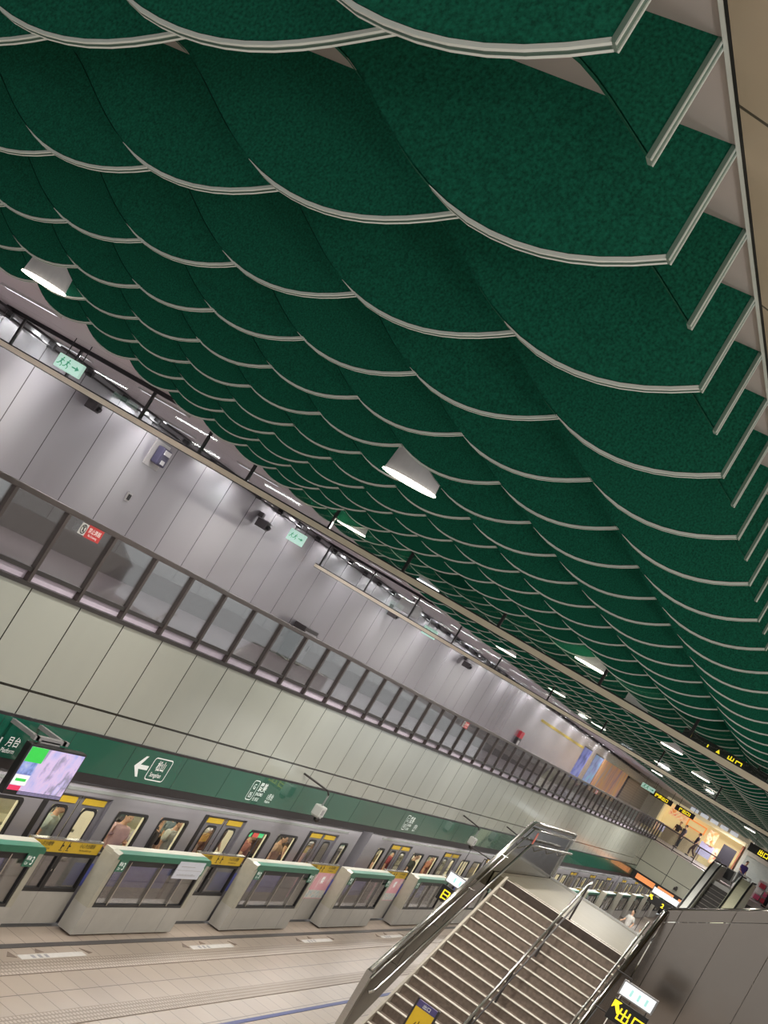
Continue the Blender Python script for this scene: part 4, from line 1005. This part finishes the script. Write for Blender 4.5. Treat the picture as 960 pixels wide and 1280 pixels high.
hung_exit(33.0, 7.42, 2.86, 'black sign with yellow characters under a white light box left of the stairs', txt='日出', arrow=False, mount=[[(33.06, 7.2, 3.14), (33.06, 7.2, 3.8), (33.06, 6.13, 3.8)], [(33.06, 7.6, 3.14), (33.06, 7.6, 3.86), (33.06, 6.13, 3.86)]])
hung_exit(66.0, 6.35, 3.55, 'far black sign with yellow number under a pale light box beside the end wall', w=1.3, txt='2', arrow=True, mount=[[(66.06, 5.9, 0), (66.06, 5.9, 3.55)], [(66.06, 6.8, 0), (66.06, 6.8, 3.55)]])

# ================================================================== FAR END
# illuminated strip along the end wall
t = thing('lit_strip', 'orange lit fascia strip along the foot of the cream end wall', 'fascia', (XE-.2, 8, 3.0))
MB().box(XE-.22, XE-.13, 6.1, YW, 2.76, 3.3).build('strip_case', DARKGREY, t)
for i, (a, b) in enumerate(((9.85, 8.7), (8.5, 7.5), (7.2, 6.3))): MB().box(XE-.23, XE-.221, b, a, 2.9, 3.2).build('lit_panel', mat('orange panel', (240, 150, 90), .5, emit=.8, noise=.25, nscale=3), t)
t = thing('security_camera', 'tiny dark camera on the cream end wall', 'camera', (XE-.2, 7.6, 3.6)); MB().box(XE-.3, XE-.11, 7.55, 7.65, 3.66, 3.72).build('wall_bracket', DARKGREY, t); MB().box(XE-.6, XE-.24, 7.5, 7.7, 3.5, 3.66).build('camera_body', DARKGREY, t, bevel=.02)
# railing on the concourse edge by the escalator
t = thing('concourse_railing', 'short glass railing at the concourse edge left of the escalator', 'railing', (XE, 6, ZF))
MB().box(XE+.02, XE+.08, 6.3, YW-.06, 6.26, 6.33).build('top_rail', RAILGREY, t); MB().box(XE+.03, XE+.06, 6.3, YW-.06, 5.3, 5.36).build('bottom_rail', DARKGREY, t)
for y in (6.35, 7.6, 8.85): MB().box(XE+.02, XE+.08, y-.03, y+.03, ZF, 6.26).build('post', RAILGREY, t)
for y in (6.38, 7.63, 8.88): MB().box(XE+.045, XE+.052, y, y+1.15, 5.37, 6.25).build('glass_pane', GLASS, t)
# escalator: top at x = 78
t = thing('escalator', 'far escalator with dark steps rising to the concourse', 'escalator', (70, 5.2, 0))
EX, EZ = 77.6, 5.25; sl = math.tan(math.radians(30))
ez = lambda x: EZ-(EX-x)*sl
ex0 = EX-EZ/sl
est = mat('escalator step', (48, 44, 42), .5, .3, noise=.2); eln = mat('escalator step edge', (170, 165, 155), .4, noise=.05)
for i in range(24):
    x = EX-.38*(i+1); z = ez(x+.38)-.0
    if z < .2: break
    s_ = MB().box(x, x+.38, 4.72, 5.75, z-.5, z-.22).build('step', est, t)
    MB().box(x-.01, x+.03, 4.72, 5.75, z-.218, z-.21).build('step_edge', eln, s_)
pal = mat('escalator panel', (196, 196, 190), .35, .2, noise=.04)
for y0, y1, nm in ((5.77, 6.3, 'left_panel'), (3.95, 4.70, 'right_panel')):
    MB().prism([(ex0, 0), (EX, EZ-1.2), (XE-.13, EZ-1.2), (XE-.13, EZ+.82), (EX+.4, EZ+.82), (EX-.6, ez(EX-.6)+.78), (ex0, .72)], 1, y0, y1).build(nm, pal if nm[0] == 'l' else mat('cream escalator panel', (206, 204, 176), .35, .15, noise=.04), t)
    pass
    MB().tube([(ex0, y0+.07, .8), (EX-.6, y0+.07, ez(EX-.6)+.86), (EX+.4, y0+.07, EZ+.9), (XE-.3, y0+.07, EZ+.9)], .05, 8).build('handrail', BLACK, t, smooth=True)
    MB().tube([(ex0, y1-.07, .8), (EX-.6, y1-.07, ez(EX-.6)+.86), (EX+.4, y1-.07, EZ+.9), (XE-.3, y1-.07, EZ+.9)], .05, 8).build('handrail', BLACK, t, smooth=True)
MB().box(EX, XE-.13, 4.72, 5.75, EZ-.4, EZ-.0).build('landing_plate', PALE, t)
# barrier gate beside it
t = thing('notice_stand', 'dark framed notice board behind the escalator top', 'stand', (83.2, 5.6, ZF))
MB().box(83.2, 83.3, 5.3, 5.95, ZF+.05, 6.15).build('board_frame', PALE, t); MB().box(83.19, 83.2, 5.4, 5.85, 5.5, 6.1).build('dark_board', BLACK, t)
t = thing('concourse_railing', 'pale railing beside the person in the purple top', 'railing', (83.4, 4.8, ZF))
MB().box(83.38, 83.44, 4.4, 5.28, 6.2, 6.26).build('top_rail', PALE, t); MB().box(83.39, 83.43, 5.2, 5.26, ZF, 6.2).build('post', PALE, t); MB().box(83.39, 83.43, 4.42, 4.48, ZF, 6.2).build('post', PALE, t); MB().box(83.4, 83.405, 4.5, 5.18, 5.35, 6.18).build('glass_pane', GLASS, t)
# kiosk
t = thing('kiosk', 'brightly lit cream and orange shop at the far end of the concourse', 'kiosk', (98, 9.5, ZF))
cream = mat('kiosk cream', (240, 222, 170), .6, emit=.3, noise=.04); oran = picture_mat('kiosk menu', [(225, 110, 60), (240, 170, 110), (250, 225, 190), (215, 80, 50)], 3, .3)
MB().box(99.5, 99.7, 6.6, 12.4, ZF, 7.75).build('back_wall', cream, t)
MB().box(97.6, 99.5, 12.4, 12.5, ZF, 7.75).build('side_wall', cream, t); MB().box(97.6, 99.5, 6.6, 6.7, ZF, 7.75).build('side_wall', mat('kiosk wood', (150, 90, 60), .5, noise=.2), t)
MB().box(97.4, 99.7, 6.6, 12.5, 7.75, 8.0).build('fascia', mat('kiosk fascia', (236, 222, 180), .5, emit=.3, noise=.04), t)
MB().box(97.6, 98.0, 8.9, 12.4, ZF, 6.25).build('counter', mat('kiosk counter', (205, 185, 150), .5, noise=.05), t)
MB().box(99.42, 99.49, 10.9, 12.2, 7.0, 7.65).build('menu_board', oran, t); f_ = MB().box(99.42, 99.49, 9.4, 10.8, 6.95, 7.5).build('sign_board', mat('kiosk orange', (235, 150, 80), .5, emit=.6, noise=.05), t)
MB().box(99.40, 99.415, 9.5, 10.7, 7.02, 7.42).build('sign_face', cream, f_)
MB().box(97.5, 97.58, 8.35, 9.0, 6.5, 7.55).build('menu_board', oran, t); MB().box(97.5, 97.58, 8.2, 9.15, 5.7, 6.6).build('screen_panel', mat('kiosk screen', (170, 165, 195), .4, emit=.35, noise=.1), t)
MB().box(97.5, 97.58, 7.85, 8.15, 5.6, 6.7).build('menu_board', oran, t); MB().box(97.45, 97.58, 6.85, 7.8, 5.5, 7.2).build('dark_display', mat('dark display', (46, 42, 52), .4, noise=.05), t)
for i in range(5): MB().cbox((98, 7.6+.75*i, 8.1), (.25, .55, .26)).build('ceiling_lamp_box', mat('kiosk lamp box', (215, 225, 245), .5, emit=.4, noise=.05), t, bevel=.03)
# columns and wall at the end
struct('wall_far', MB().box(104, 104.2, -9, 14, ZF, ZC), mat('far wall', (188, 190, 188), .5, noise=.05), 'pale wall at the far end of the concourse', 'wall')
t = thing('wall_niche', 'recessed pale doorway at the far end of the concourse', 'doorway', (103, 5, ZF)); MB().box(103.7, 103.99, 4.2, 4.6, ZF, 7.8).build('jamb', PALE, t); MB().box(103.7, 103.99, 4.6, 6.6, 7.4, 7.8).build('lintel', PALE, t); MB().box(103.9, 103.99, 4.6, 6.6, ZF, 7.4).build('recess', mat('grey recess', (150, 158, 160), .5, noise=.05), t)
def concourse_sign(x, y0, y1, z0, z1, txt, label):
    t = thing('hanging_sign', label, 'sign', (x, (y0+y1)/2, z0))
    MB().box(x, x+.12, y0, y1, z0, z1).build('sign_box', BLACK if z0 < 7.9 else mat('dark green sign board', (14, 52, 42), .6, noise=.05), t)
    m_ = MB(); text_mb(m_, txt, (x-.005, (y0+y1)/2, z0+(z1-z0)*.22), YR, UP, (z1-z0)*.72, 'CENTER', .95, .02); m_.build('lettering', YGLOW, t)
    for q in (y0+.15, y1-.15): MB().tube([(x+.06, q, z1), (x+.06, q, ZC)], .015, 6).build('hanger', DARKGREY, t)
concourse_sign(92.0, 11.35, 12.9, 7.45, 7.8, '捷運出口', 'yellow lettered sign hung over the corridor end, left of the two')
concourse_sign(92.0, 9.75, 11.1, 7.45, 7.8, '往出口2', 'yellow lettered sign hung before the lit shop, right of the two')
concourse_sign(62.0, 2.5, 4.05, 7.42, 7.78, '出口 2', 'yellow lettered sign at the right edge above the concourse')
concourse_sign(17.64, 1.35, 2.5, 7.87, 8.03, '1  ▲  出口', 'yellow characters reflected over the long beam at right, built as a dark sign')  # reflection in the glass screen, modelled as a hung board
concourse_sign(47.0, 2.4, 4.0, 7.98, 8.3, '往月台', 'dim yellow lettered sign above the second beam at the right edge')

# people in the far part
person('person in purple top standing at the concourse behind the escalator', (84.6, 5.15, ZF), -2.6, (92, 76, 150), (40, 36, 40), 'walk', 1.02)
person('person in dark clothes behind the kiosk counter at left', (98.6, 11.0, ZF), 3.1, (60, 56, 66), (40, 40, 44), 'stand', 1.0)
person('person in grey top at the kiosk counter', (97.2, 10.4, ZF), 2.2, (110, 104, 116), (50, 50, 54), 'stand', 1.0)
person('person in dark top walking before the kiosk screen', (95.5, 9.2, ZF), 1.6, (60, 50, 62), (70, 50, 50), 'walk', 1.0)
person('person in black seen from the back at the right edge of the photo', (83.0, 3.15, ZF), 1.0, (34, 32, 36), (34, 32, 36), 'stand', .95)
person('person in white top and black shorts walking on the platform beyond the stairs', (74.6, 8.15, 0), 2.6, (222, 220, 216), (30, 28, 30), 'walk', 1.05, bare_legs=True)
person('child with black hair following on the platform beyond the stairs', (74.0, 7.35, 0), 2.6, (200, 196, 190), (60, 58, 60), 'stand', .72)
# goods stall at the right edge
t = thing('goods_rack', 'rack of pink and red goods at the right edge behind the escalator', 'rack', (86, 3.4, ZF))
for i in range(4):
    for j in range(3): MB().cbox((86.0, 2.6+.42*i, ZF+.25+.36*j), (.3, .34, .28)).build('goods_box', [mat('goods pink', (214, 90, 130), .6, noise=.1), mat('goods white', (230, 228, 225), .6, noise=.05), mat('goods red', (190, 50, 70), .6, noise=.1)][(i+j) % 3], t)
MB().box(85.8, 86.2, 2.35, 4.15, ZF, ZF+.06).build('shelf', PALE, t); MB().box(86.16, 86.2, 2.35, 4.15, ZF, ZF+1.25).build('back_panel', WHITE, t)

bpy.data.objects.remove(_to); bpy.data.curves.remove(_tc)

# ================================================================== LIGHT
def area(name, loc, rot, sx, sy, e, col=(1, 1, 1)):
    l = bpy.data.lights.new(name, 'AREA'); l.shape = 'RECTANGLE'; l.size = sx; l.size_y = sy; l.energy = e; l.color = col
    o = bpy.data.objects.new(name, l); COL.objects.link(o); o.location = loc; o.rotation_euler = rot; return o
for i in range(12): area('platform edge fill', (10+8*i, 10.62, 2.74), (math.radians(-8), 0, 0), 7.5, .12, 80, (1, .98, .95))  # unseen strips added to brighten the train and screen doors
for i in range(4): area('far platform fill', (86+7*i, 6.5, 4.9), (0, 0, 0), 4, 1, 120, (1, .98, .95))  # added beneath the far slab to lift the darkness there
# added fills without fixtures; first four continue the lamp rows out of view
for i, (x, y) in enumerate(((-7, 3.7), (-7, 7.4), (1.2, 3.7), (1.2, 7.4), (row(46), 5.2), (row(90), 5.5), (row(130), 5.5), (row(146), 6.5))): area('hall fill', (x, y, 7.98), (0, 0, 0), .4, .3, 210 if x < 60 else 620, (1, .97, .9))
for i in range(4):  # point lights added out of view to brighten soffit and ceiling
    l = bpy.data.lights.new('soffit fill', 'POINT'); l.energy = 120; l.color = (1, .96, .88); l.shadow_soft_size = .3
    o = bpy.data.objects.new('soffit fill', l); COL.objects.link(o); o.location = (-4+4.5*i, -3.2, 6.5)
for i in range(4): area('far concourse light', (86+5*i, 7.4, 8.0), (0, 0, 0), .4, .4, 170, (1, .98, .94))
w = bpy.data.worlds.new('world'); SC.world = w; w.use_nodes = True
w.node_tree.nodes['Background'].inputs['Color'].default_value = (.86, .88, .9, 1); w.node_tree.nodes['Background'].inputs['Strength'].default_value = .62

# ================================================================== CAMERA
roll, pitch, yaw, F = math.radians(31.2794), math.radians(4.5678), math.radians(23.1229), 1720.
cp, sp_, cy, sy = math.cos(pitch), math.sin(pitch), math.cos(yaw), math.sin(yaw)
fw = Vector((cp*cy, cp*sy, sp_)); r0 = Vector((sy, -cy, 0)); u0 = r0.cross(fw)
ir = r0*math.cos(roll)+u0*math.sin(roll); iu = -r0*math.sin(roll)+u0*math.cos(roll)
cam = bpy.data.cameras.new('camera'); co = bpy.data.objects.new('camera', cam); COL.objects.link(co)
M = Matrix((ir, iu, -fw)).transposed().to_4x4(); M.translation = Vector((0, 0, 7)); co.matrix_world = M
cam.sensor_fit = 'HORIZONTAL'; cam.sensor_width = 36; cam.lens = F/960*36; cam.clip_start = .05; cam.clip_end = 500
SC.camera = co
SC.view_settings.view_transform = 'Standard'; SC.view_settings.look = 'None'; SC.view_settings.exposure = 0; SC.view_settings.gamma = 1
